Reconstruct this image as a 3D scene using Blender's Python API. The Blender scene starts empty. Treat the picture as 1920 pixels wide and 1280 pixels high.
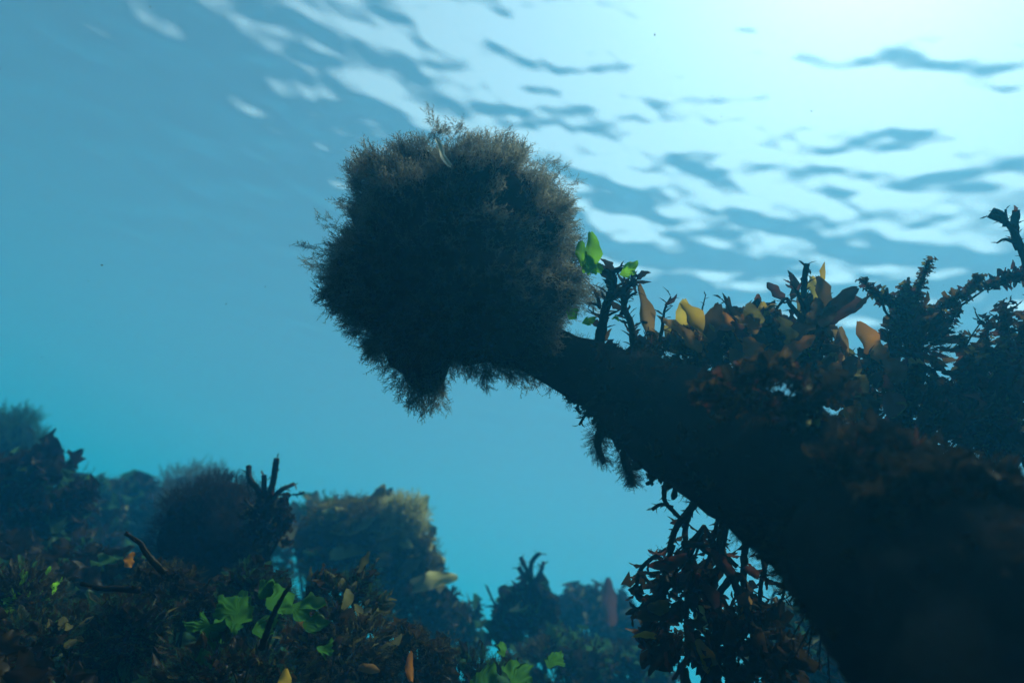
import bpy, bmesh, math, random
import numpy as np
from mathutils import Vector, Matrix

# ---------------------------------------------------------------- camera
scene = bpy.context.scene
C = scene.collection
R = math.radians
PITCH, ROLL = R(26.5), R(20)
HFOV = R(75)
FPX = 960 / math.tan(HFOV / 2)
F_ = Vector((0, math.cos(PITCH), math.sin(PITCH)))
R0 = Vector((1, 0, 0))
U0 = Vector((0, -math.sin(PITCH), math.cos(PITCH)))
CX = R0 * math.cos(ROLL) + U0 * math.sin(ROLL)
CY = -R0 * math.sin(ROLL) + U0 * math.cos(ROLL)
cam_data = bpy.data.cameras.new("camera")
cam = bpy.data.objects.new("camera", cam_data)
C.objects.link(cam)
cam.matrix_world = Matrix(((CX.x, CY.x, -F_.x, 0), (CX.y, CY.y, -F_.y, 0), (CX.z, CY.z, -F_.z, 0), (0, 0, 0, 1)))
cam_data.angle = HFOV
cam_data.clip_start = 0.01
cam_data.clip_end = 400
cam_data.dof.use_dof = True
cam_data.dof.focus_distance = 0.47
cam_data.dof.aperture_fstop = 6.0
scene.camera = cam

# ---------------------------------------------------------------- sky, sun, exposure
SUN_EL, SUN_AZ = R(68), R(32)          # azimuth measured from +Y towards +X
world = bpy.data.worlds.new("World")
scene.world = world
world.use_nodes = True
wn = world.node_tree.nodes
sky = wn.new("ShaderNodeTexSky")
sky.sky_type = 'NISHITA'
sky.sun_disc = False
sky.sun_elevation = SUN_EL
sky.sun_rotation = SUN_AZ
sky.air_density = 1.0
sky.dust_density = 0.8
sky.ozone_density = 1.0
hsv = wn.new("ShaderNodeHueSaturation")          # thin overcast: paler than a clear sky
hsv.inputs["Saturation"].default_value = 0.48
world.node_tree.links.new(sky.outputs[0], hsv.inputs["Color"])
world.node_tree.links.new(hsv.outputs[0], wn["Background"].inputs[0])
wn["Background"].inputs[1].default_value = 0.122
sun_data = bpy.data.lights.new("sun", 'SUN')
sun_data.energy = 3.2
sun_data.angle = R(12)
sun_data.color = (1.0, 0.95, 0.86)
sun = bpy.data.objects.new("sun", sun_data)
C.objects.link(sun)
sd = Vector((math.sin(SUN_AZ) * math.cos(SUN_EL), math.cos(SUN_AZ) * math.cos(SUN_EL), math.sin(SUN_EL)))
sun.rotation_euler = (-sd).to_track_quat('-Z', 'Y').to_euler()
scene.view_settings.view_transform = 'Standard'
scene.view_settings.look = 'None'
scene.view_settings.gamma = 1
scene.view_settings.use_curve_mapping = False
scene.view_settings.exposure = 0.56
cy = scene.cycles
cy.use_denoising = True
cy.max_bounces = 12
cy.diffuse_bounces = 2
cy.glossy_bounces = 3
cy.transmission_bounces = 4
cy.volume_bounces = 3
cy.transparent_max_bounces = 16
cy.volume_step_rate = 1.0
cy.use_adaptive_sampling = True
cy.adaptive_threshold = 0.02

SURF = 1.8                            # height of the water surface above the lens


def px(x, y, d):
    """world point d metres along the lens axis behind pixel (x, y) of the 1920 x 1280 photograph"""
    return (CX * ((x - 960) / FPX) + CY * ((640 - y) / FPX) + F_) * d


def node_mat(name):
    m = bpy.data.materials.new(name)
    m.use_nodes = True
    nt = m.node_tree
    for n in list(nt.nodes):
        nt.nodes.remove(n)
    out = nt.nodes.new("ShaderNodeOutputMaterial")
    return m, nt, out


def mesh_obj(name, verts, faces, mat=None, parent=None, smooth=True):
    me = bpy.data.meshes.new(name)
    me.from_pydata([tuple(v) for v in verts], [], [tuple(f) for f in faces])
    if smooth:
        me.polygons.foreach_set("use_smooth", [True] * len(me.polygons))
    if mat:
        me.materials.append(mat)
    o = bpy.data.objects.new(name, me)
    C.objects.link(o)
    if parent:
        o.parent = parent
    return o


# ---------------------------------------------------------------- water surface
SEED = 42


def build_water():
    rng = np.random.default_rng(SEED)
    n = 620
    t = np.linspace(-1, 1, n)
    warp = 4.0 * t + 42 * t ** 5
    X, Y = np.meshgrid(warp + 0.8, warp + 2.2, indexing='ij')
    Z = np.zeros_like(X)
    def wave(lam, slope, ang, ph):
        k = 2 * math.pi / lam
        return slope / k * np.sin(k * (X * math.cos(ang) + Y * math.sin(ang)) + ph)
    main = R(75)
    dist = np.hypot(X, Y)
    fade = lambda lam: np.clip(1.6 - dist / (lam * 30), 0, 1)
    for i in range(130):
        lam = 0.05 * (0.46 / 0.05) ** rng.random()
        ang = main + rng.normal(0, R(34))
        sl = 0.0222 * rng.uniform(0.5, 1.3) * (lam / 0.5) ** 0.15
        Z += wave(lam, sl, ang, rng.uniform(0, 6.28)) * fade(lam)
    for lam, sl, ang, ph in ((3.7, .018, 1.2, .4), (5.5, .018, .5, 2.1)):
        Z += wave(lam, sl, ang, ph)
    Z += SURF
    V = np.stack([X, Y, Z], -1).reshape(-1, 3)
    i = np.arange(n - 1)
    a = (i[:, None] * n + i[None, :]).ravel()
    Fc = np.stack([a, a + 1, a + n + 1, a + n], -1)          # normals point down, into the water
    me = bpy.data.meshes.new("water_surface")
    me.vertices.add(len(V)); me.vertices.foreach_set("co", V.ravel())
    me.loops.add(Fc.size); me.loops.foreach_set("vertex_index", Fc.ravel())
    me.polygons.add(len(Fc))
    me.polygons.foreach_set("loop_start", np.arange(0, Fc.size, 4))
    me.polygons.foreach_set("loop_total", np.full(len(Fc), 4))
    me.polygons.foreach_set("use_smooth", np.ones(len(Fc), bool))
    me.update()
    m, nt, out = node_mat("water_surface")
    N, L = nt.nodes.new, nt.links.new
    geo = N("ShaderNodeNewGeometry")
    dot = N("ShaderNodeVectorMath"); dot.operation = 'DOT_PRODUCT'
    L(geo.outputs["Incoming"], dot.inputs[0]); L(geo.outputs["Normal"], dot.inputs[1])
    ab = N("ShaderNodeMath"); ab.operation = 'ABSOLUTE'
    L(dot.outputs["Value"], ab.inputs[0])
    mr = N("ShaderNodeMapRange"); mr.interpolation_type = 'SMOOTHSTEP'
    # below the critical angle of water (48.6 degrees from the normal) most is mirrored back; a share of sky is let through to lighten it
    mr.inputs["From Min"].default_value = 0.62; mr.inputs["From Max"].default_value = 0.75
    mr.inputs["To Min"].default_value = 0.8; mr.inputs["To Max"].default_value = 0.02
    L(ab.outputs[0], mr.inputs["Value"])
    tr = N("ShaderNodeBsdfTransparent"); tr.inputs[0].default_value = (0.88, 1.0, 0.93, 1)
    gl = N("ShaderNodeBsdfGlossy"); gl.inputs["Roughness"].default_value = 0.5
    gl.inputs["Color"].default_value = (1, 1, 1, 1)
    mx = N("ShaderNodeMixShader")
    L(mr.outputs[0], mx.inputs[0]); L(tr.outputs[0], mx.inputs[1]); L(gl.outputs[0], mx.inputs[2])
    L(mx.outputs[0], out.inputs["Surface"])
    me.materials.append(m)
    o = bpy.data.objects.new("water_surface", me)
    C.objects.link(o)
    o["kind"] = "structure"
    return o


def build_haze():
    X0, X1, Y0, Y1, Z0, Z1 = -48, 50, -46, 50, -4.0, SURF + 0.6
    v = [(X0, Y0, Z0), (X1, Y0, Z0), (X1, Y1, Z0), (X0, Y1, Z0), (X0, Y0, Z1), (X1, Y0, Z1), (X1, Y1, Z1), (X0, Y1, Z1)]
    f = [(0, 3, 2, 1), (4, 5, 6, 7), (0, 1, 5, 4), (1, 2, 6, 5), (2, 3, 7, 6), (3, 0, 4, 7)]
    m, nt, out = node_mat("haze")
    pv = nt.nodes.new("ShaderNodeVolumePrincipled")
    pv.inputs["Color"].default_value = HAZE_COLOR
    pv.inputs["Density"].default_value = HAZE_DENSITY
    pv.inputs["Anisotropy"].default_value = 0.5
    pv.inputs["Absorption Color"].default_value = HAZE_ABS
    nt.links.new(pv.outputs[0], out.inputs["Volume"])
    o = mesh_obj("haze", v, f, m, smooth=False)
    o["kind"] = "stuff"
    return o

HAZE_COLOR = (0.036, 0.485, 0.97, 1)
HAZE_DENSITY = 0.15
HAZE_ABS = (0.072, 0.40, 0.0, 1)

from mathutils import noise

# ---------------------------------------------------------------- materials of the living things
def leaf_mat(name, ca, cb, trans=0.4, scale=30.0, gloss=0.01, refl=0.7):
    """weed tissue: two tones mixed by a noise and by a random value per leaf, part of the light passes through"""
    m, nt, out = node_mat(name)
    N, L = nt.nodes.new, nt.links.new
    tc = N("ShaderNodeTexCoord")
    oi = N("ShaderNodeObjectInfo")
    geo = N("ShaderNodeNewGeometry")
    noi = N("ShaderNodeTexNoise"); noi.inputs["Scale"].default_value = scale; noi.inputs["Detail"].default_value = 4
    L(geo.outputs["Position"], noi.inputs["Vector"])
    s = N("ShaderNodeMath"); s.operation = 'ADD'
    L(oi.outputs["Random"], s.inputs[0]); L(geo.outputs["Random Per Island"], s.inputs[1])
    fr = N("ShaderNodeMath"); fr.operation = 'FRACT'
    L(s.outputs[0], fr.inputs[0])
    ad = N("ShaderNodeMath"); ad.operation = 'MULTIPLY_ADD'
    L(fr.outputs[0], ad.inputs[0]); ad.inputs[1].default_value = 0.55
    nm = N("ShaderNodeMapRange"); nm.inputs["From Min"].default_value = .3; nm.inputs["From Max"].default_value = .7
    nm.inputs["To Min"].default_value = -.05; nm.inputs["To Max"].default_value = .5
    L(noi.outputs["Fac"], nm.inputs["Value"]); L(nm.outputs[0], ad.inputs[2])
    mix = N("ShaderNodeMix"); mix.data_type = 'RGBA'
    L(ad.outputs[0], mix.inputs[0])
    mix.inputs[6].default_value = (*ca, 1); mix.inputs[7].default_value = (*cb, 1)
    df = N("ShaderNodeBsdfDiffuse"); tl = N("ShaderNodeBsdfTranslucent")
    # wet weed lets more light through than it throws back
    for bsdf, g in ((df, refl), (tl, 1.3)):
        sc = N("ShaderNodeVectorMath"); sc.operation = 'SCALE'; sc.inputs["Scale"].default_value = g
        L(mix.outputs[2], sc.inputs[0]); L(sc.outputs[0], bsdf.inputs[0])
    ms = N("ShaderNodeMixShader"); ms.inputs[0].default_value = trans
    L(df.outputs[0], ms.inputs[1]); L(tl.outputs[0], ms.inputs[2])
    gl = N("ShaderNodeBsdfGlossy"); gl.inputs["Roughness"].default_value = .45
    mg = N("ShaderNodeMixShader"); mg.inputs[0].default_value = gloss
    L(ms.outputs[0], mg.inputs[1]); L(gl.outputs[0], mg.inputs[2])
    L(mg.outputs[0], out.inputs["Surface"])
    return m


def crust_mat(name, ca, cb, cc, scale):
    m, nt, out = node_mat(name)
    N, L = nt.nodes.new, nt.links.new
    geo = N("ShaderNodeNewGeometry")
    n1 = N("ShaderNodeTexNoise"); n1.inputs["Scale"].default_value = scale; n1.inputs["Detail"].default_value = 8
    n2 = N("ShaderNodeTexNoise"); n2.inputs["Scale"].default_value = scale * .3; n2.inputs["Detail"].default_value = 3
    L(geo.outputs["Position"], n1.inputs[0]); L(geo.outputs["Position"], n2.inputs[0])
    mx = N("ShaderNodeMix"); mx.data_type = 'RGBA'
    L(n1.outputs["Fac"], mx.inputs[0]); mx.inputs[6].default_value = (*ca, 1); mx.inputs[7].default_value = (*cb, 1)
    rp = N("ShaderNodeValToRGB"); rp.color_ramp.elements[0].position = .52; rp.color_ramp.elements[1].position = .64
    L(n2.outputs["Fac"], rp.inputs[0])
    m2 = N("ShaderNodeMix"); m2.data_type = 'RGBA'
    L(rp.outputs[0], m2.inputs[0]); L(mx.outputs[2], m2.inputs[6]); m2.inputs[7].default_value = (*cc, 1)
    df = N("ShaderNodeBsdfDiffuse")
    L(m2.outputs[2], df.inputs[0])
    bp = N("ShaderNodeBump"); bp.inputs["Strength"].default_value = .8; bp.inputs["Distance"].default_value = .004
    L(n1.outputs["Fac"], bp.inputs["Height"]); L(bp.outputs[0], df.inputs["Normal"])
    L(df.outputs[0], out.inputs["Surface"])
    return m


M = {
    'crust': crust_mat("stalk_crust", (.007, .007, .007), (.022, .019, .016), (.045, .032, .028), 60),
    'bed': crust_mat("seabed", (.02, .018, .012), (.06, .05, .03), (.05, .06, .03), 14),
    'fuzz': leaf_mat("grey_brown_fuzz", (.055, .054, .042), (.30, .285, .22), .66, 14, refl=0.25),
    'stem': leaf_mat("dark_stem", (.012, .010, .007), (.035, .026, .014), .05, 60),
    'dark': leaf_mat("dark_brown_leaf", (.012, .010, .007), (.05, .036, .018), .25, 40),
    'brown': leaf_mat("brown_leaf", (.045, .028, .012), (.13, .075, .028), .4, 40),
    'red': leaf_mat("reddish_leaf", (.045, .014, .010), (.12, .045, .03), .4, 40),
    'olive': leaf_mat("olive_leaf", (.06, .052, .016), (.19, .16, .05), .45, 40),
    'pale': leaf_mat("pale_olive_leaf", (.30, .29, .12), (.62, .58, .28), .5, 40),
    'tan': leaf_mat("tan_blade", (.16, .085, .03), (.34, .20, .08), .5, 40),
    'yellow': leaf_mat("yellow_blade", (.30, .17, .025), (.52, .36, .06), .55, 40),
    'bedbrown': leaf_mat("shaded_brown_leaf", (.02, .014, .008), (.058, .038, .018), .35, 30),  # darker copy of the brown leaf, dim light put into the colour
    'bedolive': leaf_mat("shaded_olive_leaf", (.045, .045, .02), (.15, .14, .06), .45, 30),  # olive leaf darkened, shade of the weed bed put into the colour
    'orange': leaf_mat("orange_blade", (.22, .08, .015), (.42, .17, .035), .5, 40),
    'lettuce': leaf_mat("sea_lettuce", (.10, .30, .010), (.24, .55, .04), .55, 25),
    'shadegreen': leaf_mat("shaded_green_lettuce", (.022, .09, .018), (.055, .17, .035), .5, 25),  # lettuce green darkened: the shade on the bed is in the colour
    'teal': leaf_mat("green_tuft", (.02, .06, .03), (.06, .16, .07), .4, 25),
    'white': leaf_mat("pale_scrap", (.5, .5, .42), (.75, .75, .66), .5, 40),
}

# ---------------------------------------------------------------- geometry helpers
def np_mesh(name, V, Fq, mat, smooth=True):
    """mesh from numpy arrays; Fq is a list of index rows (3 or 4 each)"""
    me = bpy.data.meshes.new(name)
    me.from_pydata(np.asarray(V).tolist(), [], [list(map(int, f)) for f in Fq])
    if smooth:
        me.polygons.foreach_set("use_smooth", [True] * len(me.polygons))
    me.materials.append(mat)
    return me


def blade_shape(profile, nl=8, nw=4, ruffle=0.0, curl=0.3, cup=0.15, tooth=0.0, seed=0, twist=0.0, rag=0.2):
    """unit blade along +Z, width along X, face along Y"""
    r = random.Random(seed)
    V, Fc = [], []
    ph1, ph2 = r.uniform(0, 6.28), r.uniform(0, 6.28)
    side = r.uniform(-.12, .12)
    edge = [[r.uniform(1 - rag, 1 + rag * .6) for _ in range(2)] for _ in range(nl + 1)]
    for i in range(nl + 1):
        t = i / nl
        w = profile(t)
        for j in range(nw + 1):
            s = j / nw * 2 - 1
            ww = w * (1 + tooth * (1 if (i % 2) else -1) * (abs(s) > .9)) * edge[i][s > 0]
            x = s * ww * .5
            y = -curl * t * t * .5 + cup * ww * (s * s) + ruffle * w * abs(s) ** 2 * math.sin(ph1 + t * 13 + (3.1 if s > 0 else ph2))
            a = twist * t
            x, y = x * math.cos(a) - y * math.sin(a) * .3, y + x * math.sin(a)
            V.append((x + side * math.sin(t * 3.0), y, t + (ruffle * .1 * math.sin(ph2 + 9 * s))))
    n = nw + 1
    for i in range(nl):
        for j in range(nw):
            a = i * n + j
            Fc.append((a, a + 1, a + n + 1, a + n))
    return V, Fc


P_OVAL = lambda t: .42 * max(.06, math.sin(math.pi * min(1, t * .93 + .05)) ** .55)
P_BROAD = lambda t: .70 * max(.07, math.sin(math.pi * min(1, t ** .8 * .93 + .04)) ** .5)
P_LANCE = lambda t: .24 * max(.05, math.sin(math.pi * min(1, t ** .75 * .96 + .03)))
P_STRAP = lambda t: .15 * max(.12, min(1, 6 * t + .3) * min(1, (1.02 - t) * 5) ** .6)
P_FORK = lambda t: .16 * (.6 + .5 * t)
SHAPES = {}
for _k, _p, _kw in (('oval', P_OVAL, dict(nl=10, ruffle=.16, curl=.45, cup=.25, rag=.08)),
                    ('broad', P_BROAD, dict(nl=11, nw=6, ruffle=.22, curl=.5, cup=.2, rag=.07)),
                    ('lance', P_LANCE, dict(nl=6, nw=2, ruffle=.05, curl=.4, cup=.3, tooth=.15)),
                    ('strap', P_STRAP, dict(nl=12, nw=2, ruffle=.12, curl=.6, twist=.9)),
                    ('frill', lambda t: .85 * max(.1, math.sin(math.pi * min(1, t * .9 + .08)) ** .6), dict(nl=6, nw=4, ruffle=.45, curl=.9, cup=.3, rag=.38, twist=.5)),
                    ('stub', P_FORK, dict(nl=4, nw=2, ruffle=.1, curl=.2, tooth=.2))):
    SHAPES[_k] = [blade_shape(_p, seed=_i * 7 + 1, **_kw) for _i in range(7)]
_mesh_cache = {}


def leaf_mesh(kind, var, mk):
    key = (kind, var, mk)
    if key not in _mesh_cache:
        V, Fc = SHAPES[kind][var]
        _mesh_cache[key] = np_mesh("leaf_" + kind, V, Fc, M[mk])
    return _mesh_cache[key]


def frame(direction, face):
    z = Vector(direction).normalized()
    f = Vector(face)
    x = f.cross(z)
    if x.length < 1e-4:
        x = Vector((1, 0, 0)).cross(z) if abs(z.x) < .9 else Vector((0, 1, 0)).cross(z)
    x.normalize()
    y = z.cross(x)
    return Matrix(((x.x, y.x, z.x), (x.y, y.y, z.y), (x.z, y.z, z.z)))


def joined(name, unit, mats, mat, parent=None, kind=None):
    """many copies of one small unit (V, faces) in one mesh; mats = list of (3x3 scaled matrix, origin)"""
    V = np.array(unit[0], float)
    out = np.empty((len(mats), len(V), 3))
    for i, (m3, o) in enumerate(mats):
        out[i] = V @ np.array(m3).T + np.array(o)
    tri = []
    for f in unit[1]:
        tri.append((f[0], f[1], f[2]))
        if len(f) == 4:
            tri.append((f[0], f[2], f[3]))
    T = np.array(tri)[None] + (np.arange(len(mats)) * len(V))[:, None, None]
    T = T.reshape(-1, 3)
    me = bpy.data.meshes.new(name)
    me.vertices.add(out.size // 3); me.vertices.foreach_set("co", out.ravel())
    me.loops.add(T.size); me.loops.foreach_set("vertex_index", T.ravel())
    me.polygons.add(len(T))
    me.polygons.foreach_set("loop_start", np.arange(0, T.size, 3))
    me.polygons.foreach_set("loop_total", np.full(len(T), 3))
    me.update(); me.validate()
    me.materials.append(mat)
    o = bpy.data.objects.new(name, me)
    C.objects.link(o)
    if parent:
        o.parent = parent
    if kind:
        o["kind"] = kind
    return o


def tube_geo(pts, radii, n=7, rough=0.0, rnd=random):
    """a tapered tube along points (list of Vector), closed at both ends"""
    V, Fc = [], []
    for i, p in enumerate(pts):
        a = pts[max(0, i - 1)]; b = pts[min(len(pts) - 1, i + 1)]
        fr = frame(b - a, (0.3, 1, .2))
        for k in range(n):
            an = 2 * math.pi * k / n
            rr = radii[i] * (1 + rough * rnd.uniform(-1, 1))
            V.append(p + fr @ Vector((math.cos(an) * rr, math.sin(an) * rr, 0)))
    for i in range(len(pts) - 1):
        for k in range(n):
            k2 = (k + 1) % n
            Fc.append((i * n + k, i * n + k2, (i + 1) * n + k2, (i + 1) * n + k))
    Fc.append(tuple(range(n - 1, -1, -1)))
    Fc.append(tuple(range((len(pts) - 1) * n, len(pts) * n)))
    return V, Fc


def smooth_path(pts, step):
    """Catmull-Rom through Vectors, resampled about every step"""
    P = [pts[0] * 2 - pts[1]] + list(pts) + [pts[-1] * 2 - pts[-2]]
    out = []
    for i in range(1, len(P) - 2):
        p0, p1, p2, p3 = P[i - 1:i + 3]
        n = max(1, int((p2 - p1).length / step))
        for k in range(n):
            t = k / n
            out.append(.5 * ((2 * p1) + (p2 - p0) * t + (2 * p0 - 5 * p1 + 4 * p2 - p3) * t * t + (3 * p1 - p0 - 3 * p2 + p3) * t ** 3))
    out.append(pts[-1])
    return out


# a small feathery sprig, unit length along +Z
def sprig_shape(seed, n=10, nl=.30):
    r = random.Random(seed)
    V, Fc = [], []
    def needle(p, d, ln, w):
        f = frame(d, (r.uniform(-1, 1), r.uniform(-1, 1), r.uniform(-1, 1)))
        b = len(V)
        for q in ((-w, 0, 0), (w, 0, 0), (0, w * .8, ln * .6), (0, 0, ln)):
            V.append(tuple(Vector(p) + f @ Vector(q)))
        Fc.extend(((b, b + 1, b + 2), (b + 1, b + 3, b + 2), (b, b + 2, b + 3)))
    bend = r.uniform(-.3, .3), r.uniform(-.3, .3)
    pos = lambda t: (bend[0] * t * t, bend[1] * t * t, t)
    needle(pos(0), (bend[0] * .5, bend[1] * .5, 1), .6, .022)
    needle(pos(.5), (bend[0] * 1.5, bend[1] * 1.5, 1), .55, .018)
    for i in range(n):
        t = (i + .6) / n
        a = i * 2.4 + r.uniform(-.5, .5)
        needle(pos(t), (math.cos(a) * .8, math.sin(a) * .8, r.uniform(.5, 1.0)), nl * (1.15 - .6 * t) * r.uniform(.7, 1.3), .024)
    return V, Fc


SPRIGS = [sprig_shape(s) for s in range(6)]
AXES = Matrix(((CX.x, F_.x, CY.x), (CX.y, F_.y, CY.y), (CX.z, F_.z, CY.z)))
BASES = []                              # feet of the plants that stand on the seabed


def tag(o, label, cat, group=None):
    o["label"] = label; o["category"] = cat
    if group:
        o["group"] = group


class Plant:
    """an Empty at the foot of a plant; its parts are given by the pixels they cover at the plant's distance"""
    def __init__(s, name, label, cat, bx, by, d, group=None, seed=0, on_bed=False):
        s.b, s.d, s.k = (bx, by), d, d / FPX
        s.root = bpy.data.objects.new(name, None)
        s.root.empty_display_size = .02
        C.objects.link(s.root)
        s.root.matrix_world = Matrix.Translation(px(bx, by, d)) @ AXES.to_4x4()
        tag(s.root, label, cat, group)
        s.r = random.Random(seed * 977 + int(bx) * 13 + int(by))
        s.count = 0
        s.extra = {}
        if on_bed:
            BASES.append(px(bx, by, d))

    def L(s, x, y, dy=0.0):
        return Vector(((x - s.b[0]) * s.k, dy, (s.b[1] - y) * s.k))

    def add(s, name, V, Fc, mk, smooth=True):
        o = bpy.data.objects.new(name, np_mesh(name, V, Fc, M[mk], smooth))
        C.objects.link(o); o.parent = s.root
        return o

    def leaf(s, p, dvec, face, length, kind='lance', mk='dark', name='leaf', wide=1.0, cap=110):
        """one leaf as an object; past the cap the small ones are joined"""
        fr = frame(dvec, face)
        var = s.r.randrange(7)
        sc = Matrix.Diagonal((length * wide, length, length))
        if s.count < cap:
            o = bpy.data.objects.new(name, leaf_mesh(kind, var, mk))
            C.objects.link(o); o.parent = s.root
            o.matrix_local = Matrix.Translation(p) @ (fr @ sc).to_4x4()
            s.count += 1
        else:
            s.extra.setdefault((kind, mk, var), []).append((fr @ sc, p))

    def done(s):
        if not s.extra:
            return
        groups = {}
        for (kind, mk, var), lst in s.extra.items():
            groups.setdefault(mk, []).append((kind, var, lst))
        for mk, gs in groups.items():
            V, Fc = [], []
            for kind, var, lst in gs:
                uV, uF = SHAPES[kind][var]
                uV = np.array(uV)
                for m3, p in lst:
                    b = len(V)
                    V.extend((uV @ np.array(m3).T + np.array(p)).tolist())
                    Fc.extend([tuple(i + b for i in f) for f in uF])
            o = s.add('foliage', V, Fc, mk)
            o["kind"] = "stuff"
        s.extra = {}

    def blade(s, p0, p1, wpx, kind='oval', mk='brown', dy=0.0, lean=0.0, turn=0.0, name='blade'):
        """a blade from pixel p0 to pixel p1, about wpx wide"""
        a, b = s.L(*p0, dy), s.L(*p1, dy + lean * s.k)
        v = b - a
        ln = v.length
        base = {'oval': .42, 'broad': .70, 'lance': .24, 'strap': .15, 'stub': .18, 'frill': .85}[kind]
        wide = (wpx * s.k) / (base * ln)
        face = Vector((math.sin(turn), -math.cos(turn), .25))
        s.leaf(a, v, face, ln, kind, mk, name, wide, cap=10 ** 6)

    def arm(s, pts, r0=4, r1=1.5, leaf='lance', mk='dark', stem='stem', ll=(16, 10), gap=7, spread=.9, dyr=18, dy=0.0, start=.15, name='branch', cap=110, wide=1.0, rough=.15, fork=0):
        """a stem through pixels, set with leaves all round it"""
        r = s.r
        off = [r.uniform(-dyr, dyr) * s.k for _ in pts]
        off[0] = 0
        P = [s.L(x, y, dy + o) for (x, y), o in zip(pts, off)]
        path = smooth_path(P, 6 * s.k)
        n = len(path)
        rad = [(r0 + (r1 - r0) * i / max(1, n - 1)) * s.k for i in range(n)]
        V, Fc = tube_geo(path, rad, 6, rough, r)
        s.add(name, V, Fc, stem)
        if leaf:
            total = sum((path[i + 1] - path[i]).length for i in range(n - 1))
            m = int(total * (1 - start) / (gap * s.k))
            for i in range(m + 1):
                t = start + (1 - start) * (i + r.uniform(-.3, .3)) / max(1, m)
                t = min(max(t, 0), .999)
                j = min(n - 2, int(t * (n - 1)))
                p = path[j].lerp(path[j + 1], t * (n - 1) - j)
                d = (path[j + 1] - path[j]).normalized()
                az = i * 2.4 + r.uniform(-.6, .6)
                fr = frame(d, (0, 1, 0.1))
                outw = fr @ Vector((math.cos(az), math.sin(az), 0))
                v = d * r.uniform(.5, 1.1) + outw * spread * r.uniform(.6, 1.3)
                ln = (ll[0] + (ll[1] - ll[0]) * t) * r.uniform(.6, 1.35) * s.k
                s.leaf(p + outw * rad[j] * .6, v, d + Vector((r.uniform(-.6, .6), r.uniform(-.6, .6), r.uniform(-.6, .6))), ln, leaf, mk if isinstance(mk, str) else r.choice(mk), 'leaf', wide * r.uniform(.8, 1.3), cap)
        return path


def lump_field(r, n, lo, hi):
    L = []
    for _ in range(n):
        c = Vector((r.gauss(0, 1), r.gauss(0, 1), r.gauss(0, 1))).normalized()
        L.append((c, r.uniform(lo, hi)))

    def f(v):
        d = 0.0
        for c, w in L:
            q = 1 - (v - c).length_squared / (w * w)
            if q > 0:
                d = max(d, math.sqrt(q) * w)
        return d
    return f


def bush(p, cx, cy, rx, ry, n, kinds, ll=(26, 44), stems=7, cap=110, depth=.9, up=.35, fz=0, fmk='dark', stem='stem'):
    """leafy bush filling an ellipse of pixels (and as deep as wide), grown from the plant's foot"""
    r = p.r
    cen = p.L(cx, cy)
    ax = Vector((rx * p.k, rx * p.k * depth, ry * p.k))
    for i in range(stems):
        a = r.uniform(0, 6.28); u = r.uniform(-.2, .95)
        q = math.sqrt(1 - u * u)
        tip = cen + Vector((ax.x * q * math.cos(a), ax.y * q * math.sin(a), ax.z * u)) * .8
        mid = tip * .5 + Vector((r.uniform(-.2, .2) * ax.x, r.uniform(-.2, .2) * ax.y, 0))
        path = smooth_path([Vector((0, 0, 0)), mid, tip], 12 * p.k)
        V, Fc = tube_geo(path, [(3.5 - 2.2 * k / len(path)) * p.k for k in range(len(path))], 5)
        p.add('branch', V, Fc, stem)
    for i in range(n):
        while True:
            v = Vector((r.gauss(0, 1), r.gauss(0, 1), r.gauss(0, 1)))
            if v.length > .1:
                v.normalize()
                if v.z > -.75:
                    break
        rho = r.uniform(.35, 1.0) ** .55
        lump = 1 + .22 * math.sin(v.x * 4 + p.b[0]) * math.sin(v.z * 5 + p.b[1]) + .12 * math.sin(v.x * 9 + v.y * 7)
        pos = cen + Vector((v.x * ax.x, v.y * ax.y, v.z * ax.z)) * rho * lump * .86
        d = v + Vector((0, 0, up)) + Vector((r.gauss(0, .4), r.gauss(0, .4), r.gauss(0, .4)))
        kind, mk = kinds[int(r.random() * len(kinds))]
        p.leaf(pos, d, (r.gauss(0, 1), r.gauss(0, 1), r.gauss(0, 1)), r.uniform(*ll) * p.k * r.choice((.6, .8, 1, 1.25)), kind, mk, 'leaf', r.uniform(.7, 1.25), cap)
    spots = []
    for i in range(fz):
        v = Vector((r.gauss(0, 1), r.gauss(0, 1), r.gauss(0, 1))).normalized()
        lump = 1 + .22 * math.sin(v.x * 4 + p.b[0]) * math.sin(v.z * 5 + p.b[1]) + .2 * noise.noise(v * 3 + cen * 9)
        pos = cen + Vector((v.x * ax.x, v.y * ax.y, v.z * ax.z)) * lump * r.uniform(.5, .97)
        spots.append((pos, v + Vector((r.gauss(0, .5), r.gauss(0, .5), r.gauss(0, .5) + .3)), r.uniform(.5, 1.0) * ll[0] * p.k * 1.1))
    if fz:
        fuzz(p, spots, fmk, 'fuzz')


def fuzz(p, spots, mk='fuzz', name='fuzz', parts=0, part_name='sprig'):
    """feathery sprigs at (position, direction, length in metres); the first ones may be single parts"""
    r = p.r
    by = {}
    for i, (pos, d, ln) in enumerate(spots):
        m3 = frame(d, (r.gauss(0, 1), r.gauss(0, 1), r.gauss(0, 1))) @ Matrix.Diagonal((ln, ln, ln))
        v = r.randrange(6)
        if i < parts:
            key = ('sprig', v, mk)
            if key not in _mesh_cache:
                _mesh_cache[key] = np_mesh('sprig', *SPRIGS[v], M[mk], False)
            o = bpy.data.objects.new(part_name, _mesh_cache[key])
            C.objects.link(o); o.parent = p.root
            o.matrix_local = Matrix.Translation(pos) @ m3.to_4x4()
        else:
            by.setdefault(v, []).append((m3, pos))
    big = []
    for v, lst in by.items():
        joined(name, SPRIGS[v], lst, M[mk], p.root, "stuff")


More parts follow.
